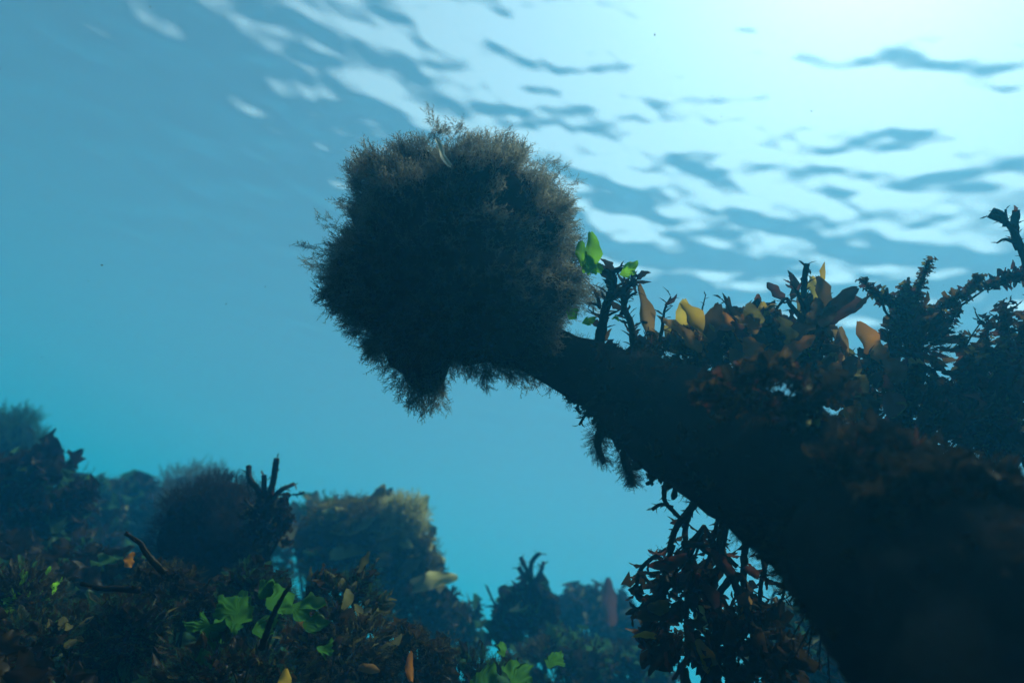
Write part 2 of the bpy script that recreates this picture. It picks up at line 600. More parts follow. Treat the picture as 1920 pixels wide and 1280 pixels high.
def lettuce(p, x, y, rpx, ang, mk='lettuce', seed=1, name='frond', dy=0.0, arc=2.2, lobes=3.0, tilt=.3):
    """a thin ruffled ragged green sheet fanning out from pixel (x, y) in direction ang (radians from image right, up positive)"""
    r = random.Random(seed)
    nr, na = 11, 34
    V, Fc = [], []
    o = Vector((r.uniform(-9, 9), r.uniform(-9, 9), r.uniform(-9, 9)))
    for i in range(nr + 1):
        q = i / nr
        for j in range(na + 1):
            t = j / na * 2 - 1
            lob = .84 + .42 * noise.noise(o + Vector((t * lobes * .7, 0, 0))) + .16 * noise.noise(o + Vector((t * lobes * 2.2, 5, 0))) + .10 * noise.noise(o + Vector((t * 15, 9, 0)))
            lob = max(.28, lob) * (1 - .3 * t * t)
            a = ang + t * arc * .5 + .35 * q * noise.noise(o + Vector((t * 1.5, q * 2, 3)))
            rr = rpx * (.05 + .95 * q) * (1 + (lob - 1) * q)
            wav = (.34 * q * noise.noise(o + Vector((math.cos(a) * rr / rpx * 3, math.sin(a) * rr / rpx * 3, 7))) + .05 * q * q * math.sin(8 * t * lobes + 3 * q)) * rpx
            V.append(p.L(x + math.cos(a) * rr, y - math.sin(a) * rr, dy + (wav + tilt * q * q * rpx) * p.k))
    n = na + 1
    for i in range(nr):
        for j in range(na):
            b = i * n + j
            Fc.append((b, b + 1, b + n + 1, b + n))
    return p.add(name, V, Fc, mk)

# ---------------------------------------------------------------- the thick stalk and the round clump on its end
def value_noise(v, s, seed=0):
    a = v * s + Vector((seed * 3.1, seed * 7.7, seed * 1.3))
    return noise.noise(a)


STALK = [(905, 590, .475, 60), (960, 625, .465, 62), (1010, 655, .455, 52), (1060, 682, .45, 54), (1115, 706, .44, 68), (1182, 736, .43, 86), (1262, 785, .415, 110),
         (1392, 860, .38, 124), (1570, 965, .31, 152), (1735, 1100, .25, 215), (1950, 1290, .21, 320), (2200, 1480, .20, 420)]


def build_stalk():
    p = Plant('overgrown_stalk', 'thick dark crusted stalk reaching up from the seabed to the round weed clump', 'stalk', 2200, 1480, .20, seed=3)
    inv = p.root.matrix_world.inverted()
    pts = [inv @ px(x, y, d) for x, y, d, r in STALK]
    rad = [r * d / FPX for x, y, d, r in STALK]
    # beyond the frame the stalk bends down to its foot on the seabed
    q = px(2200, 1480, .20)
    for dx, dz, r in ((.10, -.14, .11), (.17, -.36, .16), (.2, -.62, .22)):
        pts.append(inv @ (q + Vector((dx, 0, dz)))); rad.append(r)
    path = smooth_path(pts, .006)
    # radius along the path
    cum = [0]
    for i in range(1, len(pts)):
        cum.append(cum[-1] + (pts[i] - pts[i - 1]).length)
    tot = 0; rr = []
    for i, v in enumerate(path):
        if i:
            tot += (path[i] - path[i - 1]).length
        rr.append(float(np.interp(tot, np.array(cum) * 1.02, rad)))
    n = 56
    V, Fc = [], []
    for i, v in enumerate(path):
        fr = frame(path[min(i + 1, len(path) - 1)] - path[max(i - 1, 0)], (0, 1, .1))
        for k in range(n):
            a = 2 * math.pi * k / n
            c = v + fr @ Vector((math.cos(a), math.sin(a), 0)) * rr[i]
            f = 1 + .20 * value_noise(c, 24, 1) + .10 * value_noise(c, 70, 2) + .06 * value_noise(c, 170, 3)
            V.append(v + fr @ Vector((math.cos(a), math.sin(a), 0)) * rr[i] * f)
    for i in range(len(path) - 1):
        for k in range(n):
            k2 = (k + 1) % n
            Fc.append((i * n + k, i * n + k2, (i + 1) * n + k2, (i + 1) * n + k))
    Fc.append(tuple(range(n - 1, -1, -1))); Fc.append(tuple(range((len(path) - 1) * n, len(path) * n)))
    p.add('stem', V, Fc, 'crust')
    # the shoulder behind the stem on which the tall weeds stand
    sp = [inv @ px(x, y, d) for x, y, d in ((1330, 800, .42), (1480, 850, .435), (1660, 935, .445), (1840, 1010, .445), (2020, 1090, .44), (2200, 1300, .40))]
    sp.append(sp[-1] + (inv.to_3x3() @ Vector((.06, 0, -.3))))
    sr = [60, 84, 98, 135, 200, 300, 380]
    spath = smooth_path(sp, .008)
    V2, F2 = [], []
    for i, v in enumerate(spath):
        fr = frame(spath[min(i + 1, len(spath) - 1)] - spath[max(i - 1, 0)], (0, 1, .1))
        rad2 = float(np.interp(i / (len(spath) - 1) * 6, range(7), sr)) * .43 / FPX
        for k in range(40):
            o = fr @ Vector((math.cos(2 * math.pi * k / 40), math.sin(2 * math.pi * k / 40), 0))
            c = v + o * rad2
            V2.append(v + o * rad2 * (1 + .2 * value_noise(c, 24, 11) + .1 * value_noise(c, 70, 12)))
    for i in range(len(spath) - 1):
        for k in range(40):
            k2 = (k + 1) % 40
            F2.append((i * 40 + k, i * 40 + k2, (i + 1) * 40 + k2, (i + 1) * 40 + k))
    F2.append(tuple(range(39, -1, -1))); F2.append(tuple(range((len(spath) - 1) * 40, len(spath) * 40)))
    p.add('shoulder', V2, F2, 'crust')
    # short turf over it, thicker on the upper side
    r = p.r
    spots = []
    up = AXES.inverted() @ Vector((0, 0, 1))
    for _ in range(9000):
        i = r.randrange(0, len(path) - 30); k = r.randrange(n)
        v = Vector(V[i * n + k]); o = (v - path[i]).normalized()
        keep = .30 + .6 * max(0, o.dot(up) + .2) + .6 * (value_noise(v, 18, 9) > .1)
        if r.random() > keep * .8:
            continue
        ln = r.uniform(6, 18) * .45 / FPX * (1.0 + 2.4 * max(0, value_noise(v, 18, 9)))
        spots.append((v - o * ln * .15, o + Vector((r.gauss(0, .4), r.gauss(0, .4), r.gauss(0, .4))), ln))
    fuzz(p, spots, 'dark', 'turf')
    for mk in ('dark', 'dark', 'bedbrown'):
        bits = []
        while len(bits) < 420:
            i = r.randrange(10, len(path) - 30); k = r.randrange(n)
            v = Vector(V[i * n + k]); o = (v - path[i]).normalized()
            if value_noise(v, 14, 21) < .05:
                continue
            ln = r.uniform(8, 24) * .42 / FPX
            d = o + Vector((r.gauss(0, .6), r.gauss(0, .6), r.gauss(0, .6)))
            bits.append((frame(d, (r.gauss(0, 1), r.gauss(0, 1), r.gauss(0, 1))) @ Matrix.Diagonal((ln * .7, ln, ln)), v - o * ln * .2))
        joined('turf', SHAPES['frill'][r.randrange(7)], bits, M[mk], p.root, 'stuff')
    return p


SIL = [(820, 242), (880, 255), (955, 272), (1000, 315), (1060, 355), (1078, 420), (1080, 500), (1062, 570), (1015, 630), (975, 685), (900, 700), (845, 705),
       (825, 755), (785, 752), (745, 700), (695, 660), (645, 605), (608, 530), (590, 488), (612, 450), (620, 400), (655, 375), (662, 330), (722, 300), (780, 268)]
HC = (840, 480)


def build_clump():
    p = Plant('round_seaweed_clump', 'big round bushy clump of grey brown feathery weed on the tip of the dark stalk', 'seaweed clump', HC[0], HC[1], .47, seed=5)
    r = p.r
    ang = sorted((math.atan2(HC[1] - y, x - HC[0]), math.hypot(x - HC[0], y - HC[1])) for x, y in SIL)
    A = np.array([a for a, _ in ang]); Q = np.array([q for _, q in ang])
    A = np.concatenate([A - 2 * math.pi, A, A + 2 * math.pi]); Q = np.concatenate([Q, Q, Q])

    field = lump_field(r, 46, .24, .55)

    def surf(v):
        dome = field(v)
        th = math.atan2(v.z, v.x)
        s = float(np.interp(th, A, Q))
        w = v.y * v.y
        rad = (s * (1 - w) + 215 * w)
        rad *= (1.05 if .1 < th < 1.1 else 1.15 if -1.45 < th < -.25 else 1.0) * (.76 + .52 * dome) + .06 * value_noise(v, 3, 4) + .05 * value_noise(v, 11, 7)
        return rad * p.k
    bm = bmesh.new()
    bmesh.ops.create_icosphere(bm, subdivisions=5, radius=1)
    for v in bm.verts:
        n = v.co.normalized()
        v.co = n * surf(n) * (.90 + .05 * value_noise(n, 12, 6))
    me = bpy.data.meshes.new('core'); bm.to_mesh(me); bm.free()
    me.polygons.foreach_set("use_smooth", [True] * len(me.polygons))
    me.materials.append(M['crust'])
    o = bpy.data.objects.new('core', me); C.objects.link(o); o.parent = p.root
    spots = []
    while len(spots) < 17000:
        v = Vector((r.gauss(0, 1), r.gauss(0, 1), r.gauss(0, 1))).normalized()
        if v.y > .55:
            continue
        tuft = value_noise(v, 7, 8)
        if r.random() > .55 + tuft:
            continue
        # fewer sprigs on front and underside: shade built in by baring the dark core
        if r.random() < .75 * max(0, -v.y - .35) / .65 + .45 * max(0, -v.z - .2):
            continue
        s = surf(v)
        ln = r.uniform(12, 27) * (1 + .6 * tuft) * p.k
        pos = v * s * r.uniform(.86, .99) * (1 + .10 * tuft)
        d = v + Vector((r.gauss(0, .45), r.gauss(0, .45), r.gauss(0, .45) + .25))
        spots.append((pos, d, ln))
    # sprigs on the outline and the top first: these are single parts
    spots.sort(key=lambda q: -(q[0].length / surf(q[0].normalized())) * (1 + .25 * q[0].normalized().z) + .35 * abs(q[0].normalized().y))
    fuzz(p, spots, 'fuzz', 'fuzz', parts=280)
    # longer branched tufts that break the outline
    for _ in range(70):
        th = r.uniform(-math.pi, math.pi)
        v = Vector((math.cos(th), r.uniform(-.5, .35), math.sin(th))).normalized()
        a = v * surf(v) * .95
        d = v + Vector((r.gauss(0, .4), r.gauss(0, .3), r.gauss(0, .4) + .15))
        b = a + d.normalized() * r.uniform(20, 42) * p.k
        bx = []
        for i in range(12):
            t = i / 11
            bx.append((a.lerp(b, t), d.normalized() + Vector((r.gauss(0, .5), r.gauss(0, .5), r.gauss(0, .5))), r.uniform(12, 20) * p.k))
        fuzz(p, bx, 'fuzz', 'tuft') if False else spots.extend(bx)
    for (x0, y0), (x1, y1) in (((900, 290), (965, 262)), ((985, 350), (1060, 318)), ((1010, 370), (1078, 352)), ((1020, 430), (1085, 405)), ((1030, 470), (1092, 440)),
                               ((1040, 540), (1085, 520)), ((1030, 580), (1080, 560)), ((810, 275), (828, 232)), ((845, 270), (880, 240)), ((700, 330), (668, 300)),
                               ((640, 440), (608, 408)), ((615, 500), (575, 494)), ((620, 480), (584, 462)), ((800, 720), (830, 765)), ((780, 720), (770, 760)),
                               ((700, 640), (685, 672)), ((790, 690), (785, 760)), ((800, 690), (815, 758)), ((780, 690), (758, 735)), ((810, 700), (828, 742)), ((770, 700), (775, 750)), ((795, 700), (800, 765)), ((650, 380), (622, 372)), ((670, 345), (648, 322)), ((830, 260), (810, 236)), ((820, 262), (836, 234)), ((855, 262), (862, 240)), ((960, 680), (1000, 690)), ((905, 690), (915, 722)), ((1000, 320), (1040, 310)), ((735, 310), (705, 285))):
        bx = []
        a, b = p.L(x0, y0, r.uniform(-.02, .02)), p.L(x1, y1, r.uniform(-.03, .03))
        for i in range(34):
            t = i / 33
            q = a.lerp(b, t) + Vector((r.gauss(0, 7), r.gauss(0, 7), r.gauss(0, 7))) * p.k * (1.1 - .6 * t)
            bx.append((q, (b - a).normalized() + Vector((r.gauss(0, .5), r.gauss(0, .5), r.gauss(0, .5))), r.uniform(14, 26) * p.k))
        fuzz(p, bx, 'fuzz', 'tuft')
    return p


build_stalk()
build_clump()
o = Plant('pale_scrap', 'thin curved pale scrap of weed caught on top of the round clump', 'weed scrap', 822, 262, .40, seed=2)
V, Fc = [], []
for i, (x, y, w) in enumerate(((818, 262, 5), (826, 272, 8), (829, 284, 9), (830, 293, 9), (836, 301, 9), (842, 308, 8), (847, 313, 3))):
    V += [o.L(x - w * .5, y + w * .25, -.002 * math.sin(i)), o.L(x, y, -.004), o.L(x + w * .5, y - w * .25, .002 * math.sin(i * 1.7))]
    if i:
        b = i * 3
        Fc += [(b - 3, b - 2, b + 1, b), (b - 2, b - 1, b + 2, b + 1)]
o.add('scrap', V, Fc, 'white')

# ---------------------------------------------------------------- weeds standing on the stalk
p = Plant('twin_stemmed_wrack', 'dark twin stemmed weed standing on the stalk right beside the round clump', 'seaweed', 1150, 640, .45, seed=1)
p.arm([(1118, 668), (1130, 605), (1140, 565), (1150, 530), (1146, 504)], 11, 6, ll=(26, 32), gap=4, dyr=8, name='stem', wide=1.7, start=.3)
p.arm([(1192, 680), (1184, 612), (1172, 578), (1170, 548), (1192, 524)], 8, 4, ll=(20, 30), gap=4, dyr=8, name='stem', wide=1.7)
p.arm([(1150, 522), (1135, 508), (1112, 504), (1096, 505)], 6, 3, ll=(15, 13), gap=8, dyr=10)
p.arm([(1146, 508), (1165, 506), (1185, 514), (1196, 520)], 6, 2, ll=(17, 13), gap=6, dyr=10)
p.arm([(1150, 560), (1165, 540), (1178, 532), (1186, 530)], 4, 2, ll=(22, 16), gap=3, dyr=14, wide=1.7)
p.arm([(1165, 590), (1172, 565), (1185, 552), (1194, 548)], 4, 2, ll=(20, 14), gap=3.5, dyr=14, wide=1.7)
p.arm([(1132, 596), (1112, 584), (1103, 578)], 3, 1, ll=(18, 14), gap=6)
p.blade((1124, 580), (1101, 514), 11, 'strap', 'red', turn=.3)
p.blade((1128, 618), (1100, 602), 14, 'lance', 'red')
p.blade((1135, 640), (1148, 615), 9, 'lance', 'brown')
p.done()
for (x, y, rr, a, ar, lab, sd) in ((1092, 512, 112, 1.3, .9, 'bright green lobed weed strip at the clump edge, tallest of the green pieces there', 4),
                                   (1100, 478, 44, -.9, .9, None, 9),
                                   (1160, 516, 50, .35, 1.2, 'small bright green flap on top of the twin stemmed weed', 7),
                                   (1066, 600, 34, 1.0, 1.6, 'bright green scrap low on the clump side, just above the stalk', 3),
                                   (1090, 606, 30, .3, 1.2, None, 6),
                                   (1152, 592, 12, -1.2, 2.0, None, 5)):
    if lab:
        p = Plant('sea_lettuce', lab, 'sea lettuce', x, y, .435, seed=sd)
    if sd == 4:
        for a_, b_, w_ in (((1096, 512), (1114, 430), 34), ((1092, 500), (1096, 448), 22), ((1098, 478), (1124, 512), 18), ((1090, 490), (1108, 514), 16)):
            p.blade(a_, b_, w_, 'oval', 'lettuce', turn=.3, lean=6)
    else:
        lettuce(p, x, y, rr, a, 'lettuce', sd, arc=ar, lobes=2.2)

p = Plant('tan_kelp_blade', 'single tall curved tan blade rising from the stalk, dark twig beside it', 'kelp', 1225, 650, .45, seed=4)
p.blade((1224, 676), (1211, 530), 27, 'oval', 'tan', turn=.2)
p.arm([(1228, 680), (1240, 615), (1248, 580), (1258, 556)], 5, 1.5, ll=(14, 22), gap=8, dyr=8, wide=1.1)
p.arm([(1220, 676), (1205, 645), (1212, 620)], 2.5, 1, ll=(18, 14), gap=5)
bush(p, 1235, 660, 45, 22, 70, [('oval', 'dark'), ('frill', 'brown'), ('lance', 'red')], (16, 28), 3, fz=300, fmk='brown')
p.blade((1246, 572), (1270, 549), 9, 'lance', 'red')
p.blade((1215, 605), (1200, 600), 7, 'lance', 'dark')
p.done()

p = Plant('yellow_bladed_kelp', 'low kelp cluster with glowing yellow and brown blades along the stalk top', 'kelp', 1340, 680, .445, seed=6)
for a, b, w, k, mk, t in (((1312, 634), (1268, 568), 34, 'oval', 'yellow', .3), ((1296, 632), (1288, 562), 30, 'oval', 'yellow', -.3), ((1318, 640), (1306, 590), 30, 'oval', 'tan', .2), ((1290, 622), (1234, 588), 18, 'lance', 'tan', -.2), ((1296, 640), (1258, 604), 26, 'oval', 'yellow', .5), ((1300, 640), (1335, 574), 36, 'oval', 'brown', .4),
                          ((1334, 640), (1342, 576), 44, 'oval', 'yellow', 0), ((1345, 632), (1318, 590), 24, 'oval', 'tan', .6), ((1318, 650), (1366, 560), 24, 'oval', 'brown', .5), ((1384, 630), (1350, 548), 18, 'lance', 'dark', .2),
                          ((1375, 650), (1395, 572), 30, 'oval', 'brown', -.3), ((1418, 640), (1426, 570), 36, 'oval', 'yellow', .2), ((1436, 630), (1456, 582), 30, 'oval', 'tan', -.3), ((1440, 650), (1462, 580), 44, 'broad', 'brown', .3),
                          ((1398, 650), (1424, 578), 22, 'lance', 'red', .1), ((1290, 660), (1262, 606), 28, 'oval', 'tan', .4), ((1280, 660), (1250, 620), 22, 'oval', 'olive', .2),
                          ((1350, 670), (1312, 620), 30, 'oval', 'brown', .6), ((1400, 690), (1372, 612), 40, 'oval', 'brown', -.5), ((1440, 700), (1418, 620), 44, 'broad', 'brown', .4),
                          ((1480, 660), (1490, 590), 32, 'oval', 'dark', .3), ((1330, 690), (1300, 640), 30, 'oval', 'dark', 0), ((1300, 640), (1290, 598), 22, 'lance', 'tan', .9)):
    p.blade(a, b, w, k, mk, dy=p.r.uniform(-.03, .02), lean=p.r.uniform(-15, 15), turn=t)
p.arm([(1318, 620), (1316, 590), (1319, 553)], 2, 1, ll=(12, 12), gap=9)
p.arm([(1386, 620), (1372, 590), (1352, 560)], 3, 1, ll=(12, 14), gap=8)
bush(p, 1370, 660, 125, 55, 380, [('oval', 'dark'), ('frill', 'brown'), ('oval', 'brown'), ('oval', 'red'), ('frill', 'dark'), ('oval', 'olive'), ('oval', 'tan')], (16, 32), 6, cap=200, fz=900, fmk='brown', depth=.5)
bush(p, 1405, 615, 60, 40, 130, [('oval', 'dark'), ('frill', 'brown'), ('oval', 'brown'), ('oval', 'red'), ('frill', 'dark'), ('oval', 'olive'), ('oval', 'tan')], (14, 28), 4, cap=290, fz=250, fmk='brown', depth=.6)
p.done()
p = Plant('amber_bladed_kelp', 'clump of overlapping rounded amber and brown blades just left of the tall brown kelp', 'kelp', 1425, 690, .435, seed=62)
for q in range(34):
    x = p.r.uniform(1375, 1485); y = p.r.uniform(610, 690)
    a = p.r.uniform(.5, 2.6); ln = p.r.uniform(30, 60)
    p.blade((x, y), (x + math.cos(a) * ln, y - math.sin(a) * ln), ln * p.r.uniform(.45, .75), p.r.choice(['oval', 'broad']), p.r.choice(['brown', 'brown', 'tan', 'olive', 'red', 'orange', 'dark']), dy=p.r.uniform(-.035, .02), lean=p.r.uniform(-18, 18), turn=p.r.uniform(-.9, .9))
p.done()
p = Plant('sea_lettuce', 'tiny bright green flap between the yellow bladed kelp and the tall brown kelp', 'sea lettuce', 1448, 668, .44)
lettuce(p, 1448, 668, 26, 1.5, seed=8, arc=1.6)
p = Plant('sea_lettuce', 'tiny bright green flap at the foot of the tall brown kelp, right of its stem', 'sea lettuce', 1518, 672, .44)
lettuce(p, 1518, 672, 26, 1.0, seed=12, arc=1.5)

p = Plant('tall_brown_kelp', 'tall brown kelp with a round yellow blade and one broad dark wing blade', 'kelp', 1505, 710, .44, seed=7)
p.arm([(1505, 710), (1506, 650), (1512, 595), (1508, 545), (1514, 494)], 9, 5, ll=(22, 20), gap=8, dyr=8, name='stem', wide=1.2)
p.arm([(1506, 600), (1488, 570), (1470, 560), (1450, 580)], 5, 2, ll=(18, 16), gap=8)
p.arm([(1508, 580), (1490, 548), (1480, 528)], 5, 2, ll=(24, 26), gap=6, mk='red')
p.arm([(1514, 590), (1535, 560), (1545, 535)], 6, 2, ll=(20, 20), gap=7)
p.arm([(1500, 660), (1480, 625), (1462, 612)], 4, 2, ll=(24, 20), gap=6)
for a, b, w, k, mk, t in (((1540, 576), (1553, 508), 42, 'broad', 'yellow', .2), ((1536, 530), (1543, 492), 12, 'lance', 'yellow', 0), ((1520, 608), (1614, 560), 44, 'oval', 'red', -.2),
                          ((1520, 590), (1596, 541), 26, 'oval', 'dark', .3), ((1520, 616), (1590, 596), 26, 'oval', 'brown', .4), ((1490, 560), (1468, 520), 26, 'oval', 'red', .3),
                          ((1515, 590), (1518, 520), 30, 'oval', 'brown', .1), ((1500, 560), (1500, 500), 24, 'lance', 'dark', .2), ((1525, 600), (1516, 545), 34, 'oval', 'olive', -.5),
                          ((1500, 690), (1488, 625), 36, 'oval', 'dark', .2), ((1515, 690), (1530, 620), 40, 'broad', 'dark', .4), ((1510, 700), (1560, 640), 26, 'oval', 'dark', .4),
                          ((1520, 515), (1508, 484), 9, 'lance', 'dark', .4), ((1585, 580), (1612, 556), 10, 'lance', 'dark', .4)):
    p.blade(a, b, w, k, mk, dy=p.r.uniform(-.02, .02), lean=p.r.uniform(-12, 12), turn=t)
for q in range(16):
    x = p.r.uniform(1470, 1545); y = p.r.uniform(600, 690)
    a = p.r.uniform(.4, 2.7); ln = p.r.uniform(28, 56)
    p.blade((x, y), (x + math.cos(a) * ln, y - math.sin(a) * ln), ln * p.r.uniform(.45, .75), p.r.choice(['oval', 'broad']), p.r.choice(['brown', 'tan', 'olive', 'dark', 'dark']), dy=p.r.uniform(-.03, .02), turn=p.r.uniform(-.9, .9))
bush(p, 1505, 665, 62, 60, 120, [('oval', 'dark'), ('frill', 'brown'), ('oval', 'brown'), ('oval', 'red'), ('frill', 'dark'), ('oval', 'olive'), ('oval', 'tan')], (16, 34), 4, cap=200, fz=400, fmk='brown', depth=.7)
p.done()

p = Plant('grey_tan_kelp', 'pair of upright grey tan blades on the stalk, right of the tall kelp', 'kelp', 1580, 720, .44, seed=8)
p.blade((1566, 690), (1570, 610), 24, 'oval', 'tan', turn=.2)
p.blade((1584, 690), (1580, 612), 24, 'oval', 'tan', turn=-.3)
p.blade((1600, 700), (1590, 640), 34, 'oval', 'olive', turn=.5)
p.blade((1596, 705), (1540, 690), 34, 'broad', 'orange', turn=.1)
p.blade((1580, 720), (1620, 690), 40, 'broad', 'red', turn=-.4)
bush(p, 1590, 725, 75, 42, 170, [('oval', 'dark'), ('frill', 'brown'), ('oval', 'brown'), ('oval', 'red'), ('frill', 'dark'), ('oval', 'olive'), ('oval', 'tan')], (16, 34), 4, cap=200, fz=400, fmk='brown', depth=.7)
p.arm([(1570, 710), (1545, 670), (1540, 650)], 3, 1.5, ll=(18, 14), gap=7)
p.arm([(1590, 710), (1605, 680), (1600, 664)], 3, 1.5, ll=(18, 14), gap=7)
p.done()
p = Plant('orange_kelp_blade', 'upright rounded orange blade on the stalk, left of the spiky feathery weed', 'kelp', 1650, 710, .44, seed=9)
p.blade((1656, 680), (1622, 600), 44, 'oval', 'orange', turn=.1)
p.blade((1640, 690), (1618, 650), 36, 'broad', 'dark', turn=.4)
p.blade((1650, 700), (1660, 650), 30, 'oval', 'brown', turn=-.4)
p.arm([(1650, 710), (1630, 690), (1620, 665)], 5, 3, ll=(22, 20), gap=5)
p.arm([(1665, 710), (1665, 660), (1663, 622)], 3, 1.5, ll=(14, 10), gap=8)
p.done()

p = Plant('rusty_bladed_kelp', 'rusty clump of broad curled blades under the grey tan and orange upright blades', 'kelp', 1600, 790, .415, seed=63)
for q in range(30):
    x = p.r.uniform(1540, 1660); y = p.r.uniform(700, 790)
    a = p.r.uniform(.3, 2.8); ln = p.r.uniform(28, 58)
    p.blade((x, y), (x + math.cos(a) * ln, y - math.sin(a) * ln), ln * p.r.uniform(.45, .8), p.r.choice(['oval', 'broad', 'frill']), p.r.choice(['brown', 'red', 'dark', 'brown', 'orange', 'olive']), dy=p.r.uniform(-.03, .02), lean=p.r.uniform(-18, 18), turn=p.r.uniform(-.9, .9))
p.done()

p = Plant('spiky_feathery_weed', 'dark spiky weed with saw edged feathery arms, its longest arm pointing right', 'seaweed', 1712, 720, .445, seed=10)
kw = dict(leaf='frill', ll=(22, 11), gap=1.6, spread=.75, dyr=14, start=.02, wide=.75, cap=200, mk=('dark', 'brown', 'brown', 'red', 'olive'))
p.arm([(1712, 720), (1708, 640), (1712, 580), (1728, 535), (1741, 488)], 7, 3, name='stem', **kw)
p.arm([(1706, 600), (1680, 570), (1645, 552), (1622, 524)], 4, 2, **kw)
p.arm([(1702, 610), (1665, 590), (1640, 558), (1618, 545)], 3, 1.5, leaf='lance', ll=(12, 8), gap=6, spread=.6)
p.arm([(1700, 590), (1690, 560), (1704, 530)], 4, 2, **kw)
p.arm([(1720, 610), (1762, 575), (1800, 552), (1846, 518)], 5, 2.5, **kw)
p.arm([(1735, 640), (1770, 610), (1790, 578)], 4, 2, **kw)
p.arm([(1760, 600), (1810, 570), (1850, 540)], 3, 1.5, leaf='lance', ll=(10, 9), gap=9, spread=.6)
p.arm([(1690, 640), (1678, 610), (1682, 595)], 4, 2, **kw)
p.arm([(1725, 600), (1718, 560), (1700, 540)], 4, 2, **kw)
bush(p, 1718, 645, 56, 72, 330, [('oval', 'dark'), ('lance', 'brown'), ('oval', 'red'), ('oval', 'brown')], (18, 32), 6, cap=290, fz=500)
p.done()

p = Plant('forked_weed', 'bare forked dark weed leaning in at the picture edge, high above the stalk', 'seaweed', 1985, 640, .44, seed=11)
p.arm([(2060, 1010), (2040, 860), (2010, 720), (1950, 580), (1925, 510), (1908, 455), (1885, 420), (1858, 402)], 9, 5, ll=(20, 14), gap=10, start=.7, name='stem', dyr=8)
p.arm([(1912, 465), (1912, 430), (1918, 392)], 9, 7, ll=(20, 18), gap=8, mk='red')
p.arm([(1903, 440), (1897, 415), (1888, 392)], 5, 2, ll=(14, 8), gap=9)
p.arm([(1905, 455), (1885, 448), (1868, 456)], 4, 1.5, ll=(12, 8), gap=10)
p.arm([(1885, 422), (1870, 408), (1852, 396)], 5, 5, ll=(9, 9), gap=10)
p.arm([(1975, 520), (1930, 512), (1890, 520), (1852, 538)], 9, 3, leaf='frill', ll=(24, 14), gap=1.8, start=.02, wide=.75, cap=200, mk=('dark', 'brown', 'red'))
p.done()

p = Plant('lacy_dark_weed', 'dense lacy dark weed on the stalk below the spiky arms, water showing through its gaps', 'seaweed', 1690, 880, .43, seed=12)
for e in ((1600, 740), (1625, 700), (1650, 690), (1690, 680), (1725, 690), (1760, 700), (1585, 800), (1790, 720), (1640, 770), (1700, 760)):
    m = ((1690 + e[0]) / 2 + p.r.uniform(-18, 18), (880 + e[1]) / 2 + p.r.uniform(-15, 15))
    p.arm([(1690 + p.r.uniform(-60, 60), 880), m, e], 5, 2, leaf='frill', ll=(24, 20), gap=3.4, dyr=40, spread=1.1, cap=230, wide=.7, mk=('dark', 'brown', 'brown', 'red', 'olive'))
bush(p, 1700, 800, 120, 95, 300, [('oval', 'dark'), ('frill', 'brown'), ('oval', 'brown'), ('frill', 'red'), ('oval', 'dark')], (16, 34), 4, cap=290, fz=500)
p.done()
p = Plant('bushy_dark_weed', 'tall bushy dark weed crowding the picture edge, thin twigs sticking from its top', 'seaweed', 1870, 900, .42, seed=13)
for e in ((1800, 660), (1830, 630), (1855, 600), (1885, 585), (1905, 575), (1925, 590), (1940, 620), (1790, 720), (1850, 660), (1900, 650)):
    m = ((1870 + e[0]) / 2 + p.r.uniform(-25, 25), (900 + e[1]) / 2 + p.r.uniform(-15, 15))
    p.arm([(1870 + p.r.uniform(-70, 70), 900), m, e], 5, 2, leaf='frill', ll=(26, 20), gap=3.2, dyr=40, spread=1.0, cap=230, wide=.7, mk=('dark', 'brown', 'brown', 'red', 'olive'))
for a, b in (((1850, 610), (1833, 583)), ((1888, 590), (1893, 560)), ((1868, 610), (1850, 588)), ((1810, 650), (1838, 600)), ((1890, 580), (1896, 565)), ((1925, 580), (1935, 560))):
    p.arm([a, ((a[0] + b[0]) / 2 + 3, (a[1] + b[1]) / 2), b], 2, 1, ll=(10, 8), gap=9)
bush(p, 1870, 775, 118, 125, 430, [('oval', 'dark'), ('frill', 'brown'), ('oval', 'brown'), ('frill', 'red'), ('oval', 'dark')], (18, 36), 5, cap=290, fz=700)
p.done()

p = Plant('brown_turf_weed', 'low rusty brown weed spreading over the stalk shoulder under the tall kelp', 'seaweed', 1500, 830, .315, seed=14)
bush(p, 1440, 742, 150, 62, 360, [('frill', 'brown'), ('oval', 'dark'), ('frill', 'dark'), ('lance', 'brown'), ('frill', 'red')], (18, 36), 5, cap=260, fz=1400, fmk='dark', depth=.3)
p.blade((1500, 790), (1545, 770), 30, 'broad', 'pale', turn=.2)
p.blade((1490, 730), (1520, 705), 30, 'broad', 'fuzz', turn=.2)
p.done()
p = Plant('dark_shoulder_weed', 'wide dark leafy weed matted on the stalk at the lower picture edge', 'seaweed', 1800, 1010, .235, seed=15)
bush(p, 1790, 935, 190, 80, 300, [('frill', 'dark'), ('lance', 'dark'), ('oval', 'dark')], (26, 54), 5, cap=260, fz=900, depth=.35)
p.done()

p = Plant('flank_weed', 'black brown weed draped over the stalk between the rusty weed and the bottom corner', 'seaweed', 1640, 930, .265, seed=61)
bush(p, 1640, 865, 120, 62, 300, [('oval', 'dark'), ('frill', 'dark'), ('oval', 'bedbrown'), ('lance', 'red')], (20, 42), 5, cap=200, fz=700, depth=.35)
p.done()

